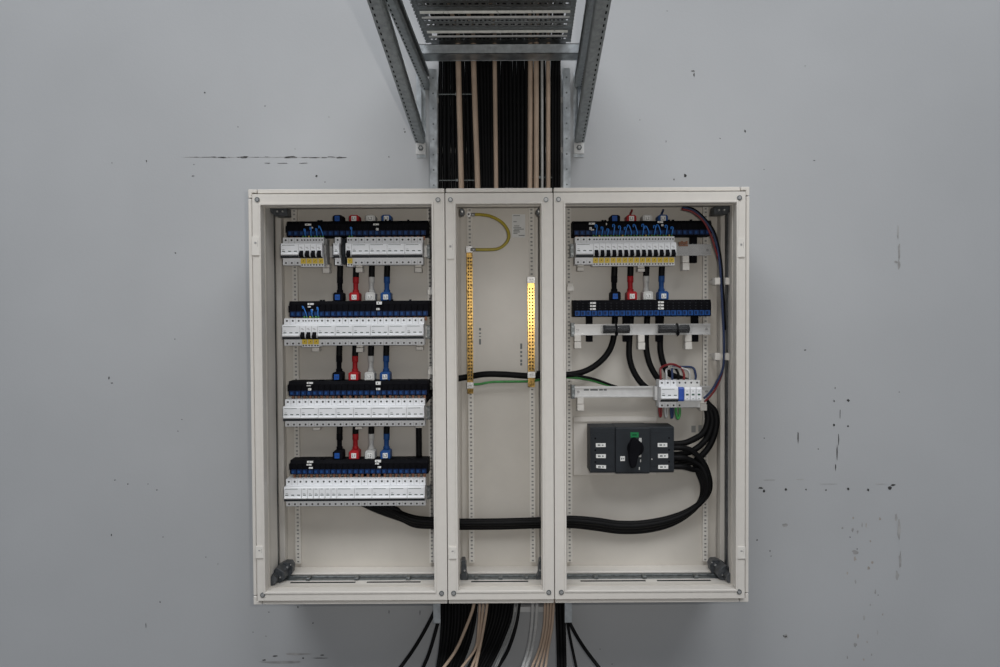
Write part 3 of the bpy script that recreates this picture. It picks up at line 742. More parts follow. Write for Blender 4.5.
for i in range(4):
    b = MB(); xa = x0+i*MOD+.0008; xb = xa+MOD-.0016
    b.prism([(YR-.0525, zS-.0225), (YR-.066, zS-.021), (YR-.069, zS-.016), (YR-.069, zS+.018), (YR-.066, zS+.0225), (YR-.0525, zS+.0225)], xa, xb, 0)
    if i: b.box((xa+xb)/2-.0045, (xa+xb)/2+.0045, YR-.0694, YR-.0688, zS-.003, zS+.003, 1); b.box((xa+xb)/2-.003, (xa+xb)/2+.003, YR-.0694, YR-.0688, zS+.010, zS+.012, 1); b.box((xa+xb)/2-.003, (xa+xb)/2+.003, YR-.0694, YR-.0688, zS-.014, zS-.012, 1)
    else: b.box((xa+xb)/2-.003, (xa+xb)/2+.003, YR-.0694, YR-.0688, zS-.0008, zS+.0008, 1)
    o = b.build('cartridge', [M['surgeblue'] if i == 0 else M['white'], M['bluelab'] if i == 0 else mat('status_green', (0.05, .11, .08), .4)], t, bevel=.0006)
    if i == 0: o['label'] = 'blue cartridge'
    for zz in ((.035, -.0365) if i == 0 else (.035,)):
        o = put('terminal_screw', cached('term', mk_terminal), t); o.location = (x0+(i+.5)*MOD-ORG[t.name].x, -.0448, zz)
def wire(pts, r, m, name, label, group, cat='wire', n=9, dense=7):
    b = MB(); b.tube(pts, r, n, dense=dense)
    return tag(b.build(name, m), label, cat, group)
Yt = YR-.026; zt = zS+.0434; zb = zS-.0434
def X3(i): return xS+(i+.5)*MOD
def X4(i): return x0+(i+.5)*MOD
arcs = [(X3(0), X4(1), M['redwire'], 'red', .050, -.030), (X3(1), X4(2), M['palecable'], 'pale grey', .043, -.026), (X3(2), X4(3), M['navy'], 'dark blue', .052, -.021)]
for i, (xa, xb, m, nm, h, dy) in enumerate(arcs):
    wire([(xa, Yt, zt), (xa, Yt, zt+.016), (xa+.004, Yt+.01, zt+h*.75), (xa*.55+xb*.45, Yt+.012*i-.006, zt+h*(1-.12*i)), (xb-.008, Yt+.006, zt+h*.72), (xb, Yt, zt+.018), (xb, Yt, zt)], 0.0036, m, 'connecting_wire',
         f'{nm} wire arching from the breaker to the surge arrester', 'wires arching over the surge arrester')
wire([(X4(0), Yt, zt), (X4(0)+.001, Yt-.002, zt+.016), (X4(0)-.006, Yt+.012, zt+.034), (X4(0)-.018, Yt+.03, zt+.036)], 0.0040, M['sheath'], 'connecting_wire', 'short black wire entering the blue surge cartridge from above', 'wires arching over the surge arrester')
for i, xx in enumerate((X3(0), X3(1), X3(2))):
    m = (M['redwire'], M['palecable'], M['navy'])[i]; nm = ('red', 'pale grey', 'dark blue')[i]
    wire([(xx-.004, Yt, zb), (xx-.0045, Yt, zb-.014), (xx-.001, Yt, zb-.031-.002*i), (xx+.003, Yt+.004, zb-.022), (xx+.0035, Yt+.006, zb)], 0.0034, m, 'connecting_wire', f'short {nm} wire loop hanging under the breaker beside the surge arrester', 'wire loops under the surge arrester')
wire([(X4(0)-.006, Yt, zb), (X4(0)-.007, Yt, zb-.016), (X4(0)-.001, Yt, zb-.038), (X4(0)+.006, Yt+.004, zb-.024), (X4(0)+.006, Yt+.006, zb)], 0.0042, M['green'], 'earth_wire', 'green earth wire loop hanging under the surge arrester', 'wire loops under the surge arrester')

# ================================================================== ROTARY SWITCH (charcoal, on its mounting plate)
p0 = at(573.4, 416.6, YB-.004); p1 = at(656, 474.5, YB-.004)
b = MB(); b.box(p0.x, p1.x, YB-.006, YB-.004, p1.z, p0.z); b.box(p0.x, p1.x, YB-.012, YB-.006, p0.z-.016, p0.z)
b.box(p0.x+.01, p0.x+.03, YB-.004, YB-.0002, p1.z+.01, p0.z-.01); b.box(p1.x-.03, p1.x-.01, YB-.004, YB-.0002, p1.z+.01, p0.z-.01)
tag(b.build('mounting_plate', M['cream'], None, bevel=.0006), 'cream mounting plate behind the charcoal rotary switch', 'plate')
Ys = -0.190
def sw(px, py, Y=Ys): return at(px, py, Y)
A = sw(590.2, 427.4); B = sw(674.0, 472.4); C1 = sw(615.4, 450); C2 = sw(649.3, 450)
zTop, zBot = A.z, B.z
t = thing('switch_disconnector', ((A.x+B.x)/2, -0.15, zBot), 'charcoal switch disconnector with black rotary handle, mounted below the surge arrester', 'switch')
Yk = YB-.0066-.006
for xa, xb, dy in ((A.x, C1.x-.0006, 0), (C2.x+.0006, B.x, 0)):
    b = MB()
    b.prism([(Yk, zBot), (Ys+.004, zBot), (Ys+dy, zBot+.004), (Ys+dy, zTop-.003), (Ys+.003, zTop), (Yk, zTop)], xa, xb, 0)
    b.box(xa+.004, xb-.004, Ys-.0015, Ys+.001, zBot+.02, zTop-.02, 0)
    side = -1 if xa == A.x else 1
    for j, f in enumerate((.24, .5, .76)):
        xx = (xa+.016) if side == -1 else (xb-.016)
        zz = zTop + (zBot-zTop)*f
        b.disc(Vector((xx, 0, zz)), .0030, Ys-.0022, Ys-.001, 8, 1)
    b.build('terminal_shroud', [M['charcoal'], M['black']], t, bevel=.0)
b = MB(); b.prism([(Yk, zBot-.002), (Ys-.004, zBot-.002), (Ys-.008, zBot+.003), (Ys-.008, zTop-.003), (Ys-.005, zTop+.001), (Yk, zTop+.001)], C1.x, C2.x, 0); b.build('body', M['charcoal'], t, bevel=.001)
b = MB(); g0 = sw(630.4, 432.3, Ys-.008); g1 = sw(638.6, 437.4, Ys-.008); b.box(g0.x, g1.x, Ys-.0095, Ys-.0075, g1.z, g0.z, 0); b.box(g0.x+.006, g1.x-.006, Ys-.0098, Ys-.009, (g0.z+g1.z)/2-.0012, (g0.z+g1.z)/2+.0012, 1)
o = b.build('indicator_plate', [M['greenlab'], M['black']], t); o['label'] = 'green plate above the handle'
# handle: round boss and a long tapering grip
hc = sw(635.2, 448, Ys-.008)
b = MB(); b.disc(hc, .026, Ys-.016, Ys-.0078, 24, 0); b.build('handle_boss', M['black'], t, bevel=.001)
grip = [(634, 437.4), (637, 438.6), (640.5, 443.0), (641.8, 448.5), (640, 453.5), (637.6, 458.5), (636.2, 466.5), (634, 468.2), (630.6, 467.6), (629, 461), (628.6, 452), (629.6, 444), (631.4, 439.2)]
b = MB(); b.plate([(sw(a, c, Ys-.03).x, sw(a, c, Ys-.03).z) for a, c in grip], Ys-.034, Ys-.0162); b.build('handle', M['black'], t, bevel=.003)
b = MB(); w0 = sw(640.8, 440.3, Ys-.009)
for (a, c, d, e) in ((639, 438.0, 641.6, 442.4), (638.8, 452.6, 641.2, 457.0), (640.0, 459.5, 641.0, 462), (638.8, 467, 639.8, 469.8)):
    q0 = sw(a, c, Ys-.008); q1 = sw(d, e, Ys-.008); b.box(q0.x, q1.x, Ys-.0088, Ys-.0078, q1.z, q0.z)
b.build('position_mark', M['grey'], t)
def sticker(pxa, pya, pxb, pyb, yy, tilt=0):
    q0 = sw(pxa, pya, yy); q1 = sw(pxb, pyb, yy); b = MB()
    b.plate([(q0.x, q1.z+tilt), (q1.x, q1.z), (q1.x, q0.z-tilt*.5), (q0.x, q0.z)], yy-.0008, yy+.0004, 0)
    w = q1.x-q0.x; zc = (q0.z+q1.z)/2; h = q0.z-q1.z
    b.box(q0.x+w*.18, q0.x+w*.45, yy-.0011, yy-.0007, zc-h*.2, zc+h*.2, 1); b.box(q0.x+w*.60, q0.x+w*.78, yy-.0011, yy-.0007, zc-h*.15, zc+h*.15, 1)
    b.build('label', [M['paper'], M['inkgrey']], t)
for q in ((595.9, 443.2, 605.6, 447.0), (596.1, 454.2, 605.8, 458.0), (596.2, 464.9, 606.0, 468.8), (657.7, 443.0, 667.2, 446.9), (658.0, 453.9, 668.0, 457.9), (658.2, 465.0, 668.2, 468.9)):
    sticker(*q, Ys-.0016, .003 if q[1] > 464 and q[0] < 600 else 0)
sticker(620.3, 456.2, 624.9, 461.0, Ys-.0084)
b = MB(); c = sw(651.8, 459, Ys); b.disc(c, .002, Ys-.0022, Ys-.001, 8); b.build('screw', M['grey'], t)

# ================================================================== BIG CABLES IN THE RIGHT ENCLOSURE
rC = 0.0098
def P(px, py, Y): return tuple(at(px, py, Y))
zc2 = infoR2[2]-.0006
def below_block(px): 
    x = ax(px, 318, -.1165); return (x, -.1165, zc2)
phs = ['first', 'second', 'third']
starts = [(631.2, [(629.4, 342, -.1165), (629.6, 358, -.118), (634.5, 373, -.118), (645, 386.5, -.118), (664, 396.5, -.117), (686, 400, -.1165)], (703.5, 404), 441.6+2.2),
          (647.4, [(646.0, 342, -.1165), (648, 358, -.118), (653, 371, -.1172), (661, 381, -.1172), (675, 388.0, -.117), (691, 393, -.1165)], (705, 404), 454.6),
          (661.2, [(660.2, 342, -.1165), (661.0, 354, -.118), (664.5, 366, -.118), (670, 374, -.118), (682, 379, -.117), (697, 386, -.1165)], (706.5, 402), 465.2)]
ends = [[(707.5, 413, -.128), (707.3, 424, -.133), (702, 434, -.134), (690, 441, -.134), (681, 443.5, -.134)],
        [(711.5, 414, -.130), (711.8, 426, -.134), (705.5, 440, -.135), (694, 450, -.134), (682, 454, -.134)],
        [(715.2, 412, -.132), (716.0, 428, -.138), (709.5, 446, -.140), (697, 459.5, -.136), (683, 464.6, -.134)]]
names = ['leftmost', 'middle', 'rightmost']
for i, (px, mid, em, yend) in enumerate(starts):
    pts = [below_block(px)] + [P(*q) for q in mid] + [P(em[0], em[1], -.120)] + [P(*q) for q in ends[i]] + [(B.x+.0008, at(681, yend, -.134).y, at(676, yend, -.134).z)]
    wire(pts, rC, M['sheath'], 'power_cable', f'{names[i]} of three thick black cables running from the lower right block to the rotary switch', 'thick cables feeding the rotary switch', 'cable', 12)
# neutral: leaves the lower block, sweeps left through the middle enclosure
nb = [below_block(615.2), P(613.6, 338, -.1165), P(608.5, 352, -.120), P(598, 363.5, -.125), P(584, 371.5, -.128), P(568, 374.6, -.130), P(548, 374.4, -.130), P(531, 376.0, -.118), P(505, 374.4, -.118), P(485, 374.2, -.118), P(470, 376.6, -.112), P(456, 379.0, -.115), P(444, 383, -.116), P(434, 391, -.116), P(427, 398, -.117), P(420.6, 408, -.117), P(419.0, 424, -.117), P(419, 440, -.1165)]
nb.append((nb[-1][0], -.1165, blocksL[3][3]+.0008))
wire(nb, lambda u: rC, M['sheath'], 'power_cable', 'black neutral cable sweeping from the lower right block leftwards behind the brass bars', None, 'cable', 12)
# outgoing bundle from the switch: right, down, left through all three enclosures to the bottom left block
outs = [(447.6, 0, 'top'), (457.4, 1, 'second'), (466.4, 2, 'third'), (459.0, 3, 'lowest')]
for (ye, k, nm) in outs:
    dy = (k-1.5)*2.7+.7; dYY = (0, -.012, .004, .012)[k]; dx = (3.4, 1.2, -1.6, -3.6)[k]
    yb = -.1175
    if k == 3: st = [(B.x+.0008, -.112, at(676, ye, -.112).z), P(684, ye+.6, -.112)]
    else: st = [(B.x+.0008, -.162, at(676, ye, -.162).z), P(683, ye+.4, -.162)]
    pts = st + [P(693, ye+4-.5*k, -.157+.01*k), P(701.5+dx*.8, 468+dy*1.2, -.152+.008*k+dYY*.3), P(706.5+dx, 484+dy*.6, -.14+dYY), P(703.5+dx, 498+dy*.8, -.13+dYY), P(690+dx*.9, 511+dy*.9, -.125+dYY), P(670+dx*.5, 520.5+dy, -.125+dYY), P(645, 525.8+dy, -.125+dYY), P(620, 526.6+dy, -.125+dYY), P(596, 523.4+dy, -.125+dYY), P(570, 521.2+dy*.9, -.125+dYY), P(540, 522.2+dy*.75, -.125+dYY), P(500, 523.4+dy*.75, -.125+dYY), P(462, 523.6+dy*.75, -.125+dYY), P(437, 522.6+dy*.8, -.125+dYY), P(416, 521.0+dy*.9, -.124+dYY), P(402, 516+dy*.7, -.122+dYY*.8), P(390-4.5*(k-1.5), 510.8+dy*.4, -.120), P(378.5-7.5*(k-1.5), 506.0, -.118+.001*k), P(370.5-9*(k-1.5), 499, -.1165)]
    xe = pts[-1][0]
    pts += [(xe-.006, -.1165, pts[-1][2]+.05), (xe-.006, -.1165, blocksL[3][2]-.0006)]
    wire(pts, .0088, M['sheath'], 'power_cable', f'{nm} black cable of the loop from the rotary switch to the bottom left block', 'thick cables looping to the bottom left block', 'cable', 12)
# green earth wire and thin black wire beside it
wire([P(472, 384.6, -.120), P(480, 384.0, -.121), P(492, 382.0, -.121), P(512, 381.6, -.121), P(530, 381.2, -.114), P(543, 379.2, -.121), P(556, 377.4, -.128), P(572, 377.6, -.130), P(588, 379.6, -.128), P(602, 383.4, -.122), P(614, 387, -.116), P(632, 392, -.110)], .0040, M['green'], 'earth_wire', 'green earth wire running from the left brass bar into the right enclosure', None)
wire([P(537, 372.0, -.140), P(548, 371.8, -.145), P(566, 374.6, -.148), P(582, 376.4, -.140), P(596, 379.6, -.132), P(610, 384.6, -.120), P(626, 390, -.113)], .0040, M['sheath'], 'connecting_wire', 'thin black wire running beside the green earth wire towards the surge arrester rail', None)

# ================================================================== WIRE BUNDLE AT RIGHT
base = [(682, 208.2, -.175), (693, 211.2, -.180), (703.5, 220, -.185), (711.5, 233, -.19), (716.5, 249, -.19), (719, 266, -.19), (720, 283, -.19), (721.4, 305, -.19), (722.6, 330, -.19), (723, 350, -.19), (722, 368, -.19), (717.5, 384, -.186), (711, 394, -.182), (704.5, 400.5, -.178)]
for m, dx, dY, r_, nm in ((M['redwire'], -1.2, 0, .0032, 'dark red'), (M['navy'], 1.0, .002, .0036, 'dark blue'), (M['palecable'], 1.5, .0095, .0032, 'pale grey'), (M['sheath'], 2.4, .0085, .0044, 'black')):
    pts = []
    for a, b_, Y in base:
        d, dy, q = dx, -dx*.7*(1 if b_ < 240 else 0), Y+dY
        if nm == 'dark red' and b_ > 262: d, q = (1.4, Y+.010) if b_ < 380 else (-.2, Y+.004); dy = 1.4 if b_ > 380 else 0
        if nm == 'pale grey' and b_ > 370: dy = -.6
        if nm == 'dark blue' and b_ > 370: d, dy = -.6, -2.0
        pts.append(P(a+d*(1 if b_ > 225 else .3), b_+dy, q))
    if nm == 'black': pts = pts[:9]
    wire(pts, r_, m, 'control_wire', f'{nm} wire of the bundle curving down the right side of the right enclosure', 'control wires at the right side')
for px, py, l in ((722.4, 281.2, 'white wire clip on the control wires level with the lug covers, right enclosure'), (722.6, 356.6, 'white wire clip on the control wires above the surge arrester, right enclosure')):
    b = MB()
    for dx in (-5.4, 5.2):
        c = at(px+dx, py, -.196); b.box(c.x-.0085, c.x+.0085, -.203, -.172, c.z-.011, c.z+.011)
    c0 = at(px-5, py, -.19); c1 = at(px+5, py, -.19); b.box(c0.x, c1.x, -.172, -.168, c0.z-.008, c0.z+.008); 
    q = at(px-5, py, -.1); b.box(c0.x-.004, c0.x+.004, -.172, YB-.014, c0.z-.006, c0.z+.006)
    tag(b.build('wire_clip', M['plastic_cream'], None, bevel=.0012), l, 'clip', 'white wire clips at the right side')
for px, py, l in ((570.0, 287, 'cream clip on the left upright of the right enclosure, level with the lug covers'), (431.3, 290.6, 'cream clip at the right edge of the left enclosure, below the top row'), (431.6, 370, 'cream clip at the right edge of the left enclosure, below the second row')):
    c = at(px, py, YB-.03); b = MB(); b.box(c.x-.009, c.x+.009, YB-.040, YB-.0142, c.z-.012, c.z+.012); b.box(c.x-.011, c.x+.011, YB-.046, YB-.040, c.z-.014, c.z+.002)
    tag(b.build('upright_clip', M['plastic_cream'], None, bevel=.001), l, 'clip')

# ================================================================== FILM-WRAPPED BUNDLES ON THE SECOND RIGHT RAIL, FILM ON THE FIRST
def film_tube(mb, x0, x1, yc, zc, ry, rz, seed, m=0):
    rnd = random.Random(seed); n, k = 22, 20
    vs = []; 
    for i in range(n+1):
        u = i/n; f = 1 - .25*abs(2*u-1)**4
        for j in range(k):
            a = 2*math.pi*j/k; q = 1 + rnd.uniform(-.13, .13)
            vs.append((x0+(x1-x0)*u+rnd.uniform(-.0015, .0015), yc+math.cos(a)*ry*f*q, zc+math.sin(a)*rz*f*q))
    fs = [(i*k+j, i*k+(j+1)%k, (i+1)*k+(j+1)%k, (i+1)*k+j) for i in range(n) for j in range(k)]
    mb.add(vs, fs, m)
for i, (pa, pb, tie, l) in enumerate(((600.5, 632.0, 616, 'dark bundle wrapped in clear film on the bare rail, left one'), (655.5, 691.5, 677, 'dark bundle wrapped in clear film on the bare rail, right one'))):
    a = at(pa, 329, YR-.014); c = at(pb, 329, YR-.014); zc = zr2+.001; yc = YR-.0165
    t = thing('wrapped_bundle', ((a.x+c.x)/2, yc, zc-.016), l, 'bundle', 'film-wrapped bundles on the bare rail')
    b = MB()
    for dz, dy in ((.006, .002), (-.006, .002), (0, -.006)):
        b.tube([(a.x+.008, yc+dy, zc+dz), ((a.x+c.x)/2, yc+dy*.7, zc+dz*.8), (c.x-.008, yc+dy, zc+dz)], .0072, 9, dense=5)
    b.build('contents', mat('dark_grey_plastic', (.005, .005, .0065), .4, spec=.25), t)
    b = MB(); film_tube(b, a.x, c.x, yc, zc, .0150, .0160, 11+i); b.build('film', M['film'], t)
    xt = ax(tie, 329, yc); b = MB()
    n = 16
    for r_ in (1,):
        pts = [(xt, yc+math.cos(2*math.pi*j/n)*.0158, zc+math.sin(2*math.pi*j/n)*.0170) for j in range(n)]
        b.tube(pts+[pts[0]], .0022, 6, dense=2)
    b.tube([(xt, yc-.016, zc-.006), (xt+.002, yc-.020, zc-.014), (xt-.003, yc-.018, zc-.022)], .0020, 6)
    b.build('tie', M['black'], t)
a = at(677, 249, YR-.008); c = at(711, 249, YR-.008)
b = MB(); film_tube(b, a.x, c.x, YR-.012, zr1, .0105, .0195, 5)
tag(b.build('plastic_film', M['film']), 'crumpled clear film over the empty end of the upper right rail', 'film')
t0 = thing('copper_offcut', tuple(at(683.5, 246, -.128)), 'copper-brown connector pins just right of the upper right breakers', 'connector')
b = MB()
for k in range(4):
    c = at(679.6+2.3*k, 243.2-(k % 2)*.8, -.148); b.box(c.x-.0030, c.x+.0030, -.150, -.1445, c.z-.004-.002*(k % 2), c.z+.004)
c0 = at(678.5, 244.6, -.146); c1 = at(688, 246.2, -.146); b.box(c0.x, c1.x, -.1475, -.1445, c1.z, c0.z)
b.build('pins', M['copper'], t0)

# ================================================================== MIDDLE ENCLOSURE: BRASS BARS, EARTH LOOP
def brass_bar(px, y0, y1, w, label, sil):
    Yb_ = YB-.048
    a = at(px, y0, Yb_); c = at(px, y1, Yb_); x = (a.x+c.x)/2
    t = thing('earth_bar', (x, Yb_, c.z), label, 'busbar', 'brass bars in the middle enclosure')
    b = MB(); b.box(x-w/2, x+w/2, Yb_-.004, Yb_+.006, c.z, a.z, 0)
    n = int((a.z-c.z)/.0105); 
    for i in range(3, n-4):
        z = a.z-(i+.5)*(a.z-c.z)/n
        for s in (-1, 1):
            b.disc(Vector((x+s*w*.22, 0, z)), .0030, Yb_-.0046, Yb_-.0036, 7, 1)
            b.disc(Vector((x+s*w*.22+.0005*s, 0, z+.0050)), .0019, Yb_-.0052, Yb_-.0036, 7, 0)
    b.build('bar', [M['brass'], M['brassdark']], t, bevel=0)
    for (py) in sil:
        q = at(px, py, Yb_); b = MB()
        b.box(x-w*.58, x+w*.58, Yb_-.008, Yb_-.0042, q.z-.010, q.z+.010, 0); b.disc(Vector((x, 0, q.z)), .0062, Yb_-.0125, Yb_-.0075, 8, 0); b.box(x-.005, x+.005, Yb_-.0130, Yb_-.0122, q.z-.0008, q.z+.0008, 1)
        b.build('end_clamp', [M['steel'], M['screw']], t, bevel=.0008)
    for z in (a.z-.02, c.z+.02):
        b = MB(); b.box(x-.007, x+.007, Yb_+.006, YB-.0137, z-.012, z+.012); b.build('standoff', M['charcoal'], t)
    return t
brass_bar(470.0, 246.6, 393.5, .0185, 'brass earth bar at the left of the middle enclosure, holding the yellow-green loop', (249.5, 385.2))
brass_bar(531.2, 277.2, 387.0, .0215, 'shorter, shinier brass bar at the right of the middle enclosure', (280.0, 374.6))
q = at(470.6, 214.4, -.110); b = MB(); 
tl = thing('earth_wire', tuple(at(471, 249.5, -.14)), 'yellow-green earth wire looping from upright to the top of left brass bar', 'wire')
lp = [P(474.5, 214.6, -.118), P(481, 214.6, -.122), P(491, 216.4, -.13), P(501.5, 222, -.14), P(507.6, 230, -.146), P(508.8, 237.5, -.15), P(505, 244.4, -.15), P(497.5, 248.8, -.148), P(487, 249.6, -.148), P(475, 249.6, -.150)]
b = MB(); b.tube(lp, .0050, 12, dense=7, mfun=lambda i, k: 1 if k in (3, 4, 9) else 0); b.build('sheath', [M['earth'], M['earthgreen']], tl)
for pt, nxt in ((lp[0], (-1, 0, 0)), (lp[-1], (-1, 0, 0))):
    b = MB(); c = Vector(pt); e = c+Vector((-.014, 0, 0)); b.tube([c+Vector((.002, 0, 0)), e], .0054, 10); b.disc(Vector((e.x-.004, 0, e.z)), .0085, c.y-.0015, c.y+.0015, 12)
    b.build('ring_lug', M['steel'], tl)
b = MB(); e = Vector(lp[0])+Vector((-.018, 0, 0)); b.disc(e, .0070, e.y-.008, e.y-.0018, 6, 0); b.disc(e, .0035, e.y-.010, e.y-.0078, 8, 1); b.build('bolt', [M['steel'], M['screw']], tl)

# ================================================================== VERTICAL CABLE TRAY ON THE WALL
t = thing('vertical_cable_tray', (0, -.03, az(500, 620, -.05)), 'galvanised cable tray fixed upright to the wall behind the enclosures', 'cable tray')
ztop = az(500, 70, -.05); zlow = az(500, 621, -.05)
for pxa, pxb, s in ((430.0, 437.0, 1), (563.0, 570.0, -1)):
    b = MB(); xa, xb = ax(pxa, 130, -.06), ax(pxb, 130, -.06)
    xo = xa if s == 1 else xb
    b.box(xa, xb, -.066, -.064, zlow, ztop); b.box(xo-.001, xo+.001, -.064, -.004, zlow, ztop); b.box(xa, xb, -.006, -.004, zlow, ztop)
    for k in range(11): 
        z = ztop-.03-k*.05
        b.disc(Vector(((xa+xb)/2, 0, z)), .003, -.0666, -.0655, 8, 1)
    b.build('side_rail', [M['galv'], M['galv_dark']], t)
xa, xb = ax(437, 130, -.03), ax(563, 130, -.03)
for py in (100, 150, 200, 560, 609.5):
    z = az(500, py, -.02); b = MB(); b.box(xa-.02, xb+.02, -.020, -.012, z-.009, z+.009); b.build('rung', M['rail'], t)

# ================================================================== HORIZONTAL TRAY ABOVE, RUNNING OUT FROM THE WALL
zt_far = az(499, 43, -.08)
ZTR = zt_far+.002
xl0, xr0 = ax(427, 43, -.08), ax(570.5, 43, -.08)
skew = -.042
def TX(x, Y): return x + skew*(-(Y)-.08)
t = thing('overhead_cable_tray', ((xl0+xr0)/2, -.10, ZTR), 'perforated galvanised cable tray running out overhead from the wall', 'cable tray')
Yend = -1.25
for x, s in ((xl0, 1), (xr0, -1)):
    b = MB()
    vs = []
    def seg(xoff0, xoff1, z0, z1):
        p = [(TX(x, -.085)+xoff0, -.085), (TX(x, Yend)+xoff0, Yend), (TX(x, Yend)+xoff1, Yend), (TX(x, -.085)+xoff1, -.085)]
        b.add([(a, c, z0) for a, c in p]+[(a, c, z1) for a, c in p], [(0,1,2,3),(7,6,5,4),(0,4,5,1),(1,5,6,2),(2,6,7,3),(3,7,4,0)])
    seg(0, s*.002, ZTR, ZTR+.075); seg(0, s*.012, ZTR+.075, ZTR+.077); seg(-s*.0, s*.014, ZTR-.002, ZTR)
    n = int((-.085-Yend)/.026)
    for i in range(n):
        Y = -.095-i*.026; b.box(TX(x, Y)-.001*1-s*.0015, TX(x, Y)+s*.004, Y-.007, Y+.007, ZTR-.0035, ZTR-.0015)
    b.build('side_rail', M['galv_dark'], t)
# floor of the tray: per period a perforated strip, a plain strip, an opening, and a rounded rib
per = .156; k = 0; Y0 = -.100
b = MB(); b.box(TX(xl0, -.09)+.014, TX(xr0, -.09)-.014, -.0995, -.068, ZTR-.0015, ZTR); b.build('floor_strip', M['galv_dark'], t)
while Y0 - per > Yend-.001:
    def strip(ya, yb, holes=0, hw=.006):
        b2 = MB(); xa = TX(xl0, (ya+yb)/2)+.014; xb = TX(xr0, (ya+yb)/2)-.014
        if not holes: b2.box(xa, xb, yb, ya, ZTR-.0015, ZTR)
        else:
            w = ya-yb; b2.box(xa, xb, ya-w*.30, ya, ZTR-.0015, ZTR); b2.box(xa, xb, yb, yb+w*.30, ZTR-.0015, ZTR)
            p = (xb-xa)/holes
            for i in range(holes+1): 
                c = xa+p*i; b2.box(max(xa, c-p*.22), min(xb, c+p*.22), yb+w*.30, ya-w*.30, ZTR-.0015, ZTR)
        return b2
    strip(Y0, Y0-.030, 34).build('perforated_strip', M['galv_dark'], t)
    def rib(ya, yb, dep):
        # half-round fold bulging down
        b2 = MB(); xa = TX(xl0, ya)+.014; xb = TX(xr0, ya)-.014
        prof = [(ya+(yb-ya)*i/10, ZTR-.0005-dep*math.sin(math.pi*i/10)) for i in range(11)]
        n = len(prof); vs = [(xa, *q) for q in prof]+[(xb, *q) for q in prof]
        b2.add(vs, [(i, i+1, n+i+1, n+i) for i in range(n-1)], 0, True)
        b2.add([(xa, *q) for q in prof], [list(range(n))]); b2.add([(xb, *q) for q in prof], [list(range(n-1, -1, -1))])
        return b2
    rib(Y0-.033, Y0-.046, .004).build('rib', M['rail'], t)
    for s, x in ((1, xl0), (-1, xr0)):
        b2 = MB(); xx = TX(x, Y0-.059); b2.box(xx+s*.014, xx+s*.026, Y0-.072, Y0-.046, ZTR-.0015, ZTR)
        b2.build('slot_end', M['galv_dark'], t)
    rib(Y0-.074, Y0-.088, .006).build('rib', M['riblit'], t)
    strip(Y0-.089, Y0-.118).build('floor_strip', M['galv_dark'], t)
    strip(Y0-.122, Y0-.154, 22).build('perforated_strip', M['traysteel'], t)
    Y0 -= per; k += 1

# cross channel below the tray
zc0, zc1 = az(500, 57.0, -.14), az(500, 44.0, -.14)
xa, xb = ax(411.5, 52, -.14), ax(582, 52, -.14)
b = MB(); b.box(xa, xb, -.142, -.140, zc0+.010, zc1); b.box(xa, xb, -.142, -.100, zc1-.002, zc1)
b.prism([(-.142, zc0+.010), (-.142, zc0+.012), (-.100, zc0+.003), (-.100, zc0+.001)], xa, xb)
b.box(xa, xb, -.102, -.100, zc0+.001, zc1)
zarm0 = None
o = b.build('support_channel', M['galv']); tag(o, 'galvanised cross channel carrying the overhead tray between the two brackets', 'channel')

# triangular brackets
def bracket(s, arm0, arm1, foot, top, label):
    # arm0: where the arm meets the wall, arm1: its outer end, foot: where the brace meets the wall
    t = thing('wall_bracket', (foot[0], 0, foot[2]-.03), label, 'bracket', 'triangular brackets of the overhead tray')
    def chan(name, p0, p1, w, h, open_s):
        # slotted C channel with its open side to open_s
        p0 = Vector(p0); p1 = Vector(p1); d = (p1-p0).normalized(); sd = d.cross(Vector((0,0,1))).normalized(); u = sd.cross(d).normalized()
        b = MB()
        b.obox(p0-u*(h/2), p1-u*(h/2), w, .0025); b.obox(p0+u*(h/2), p1+u*(h/2), w, .0025)
        e = sd*(w/2)*(-open_s); b.obox(p0+e, p1+e, .0025, h-.0025)
        e = sd*(w/2)*open_s
        b.obox(p0+e-u*(h/2-.006), p1+e-u*(h/2-.006), .0025, .010); b.obox(p0+e+u*(h/2-.006), p1+e+u*(h/2-.006), .0025, .010)
        n = int((p1-p0).length/.028)
        rb = -u*(h/2+.0018)-sd*(-open_s)*w*.28; b.obox(p0+rb, p1+rb, w*.26, .0030)
        for i in range(n):     # pressed slots along the underside
            q = p0+(p1-p0)*((i+.5)/n)-u*(h/2+.0014)+sd*(-open_s)*w*.30; b.obox(q-d*.006, q+d*.006, .0035, .0008, m=1)
        return b.build(name, [M['galv_mid'], M['black']], t)
    chan('arm', arm0, arm1, .024, .044, s)
    chan('brace', foot, top, .031, .030, s)
    b = MB(); xw = (foot[0]+arm0[0])/2
    b.box(foot[0]-.014-(.004 if s > 0 else 0), foot[0]+.016, -.003, 0, foot[2]-.06, arm0[2]+.03); b.box(foot[0]-s*.004-.0012, foot[0]-s*.004+.0012, -.03, -.003, foot[2]+.03, arm0[2]-.025)
    b.build('wall_plate', M['galv'], t)
    b = MB(); z = foot[2]-.030; b.box(foot[0]-.017, foot[0]+.017, -.009, -.003, z-.020, z+.018, 0)
    b.build('foot', M['rail'], t, bevel=.001)
    b = MB(); b.disc(Vector((foot[0], 0, z)), .0095, -.014, -.009, 6, 0); b.disc(Vector((foot[0], 0, z)), .0045, -.020, -.014, 8, 1); b.build('bolt', [M['galv_dark'], M['steel']], t)
    b = MB()
    for dz in (.012, -.012):
        c = Vector((arm0[0]-s*.030*0+(.018 if s < 0 else -.018)*-1, 0, arm0[2]+.012+dz)); b.disc(c, .009, -.030, -.004, 8, 0)
    b.build('bolt', M['steel'], t)
def proj(p):
    q = CROT.transposed() @ (Vector(p)-CAM); return 500+FPX*q.x/-q.z, 333.5-FPX*q.y/-q.z
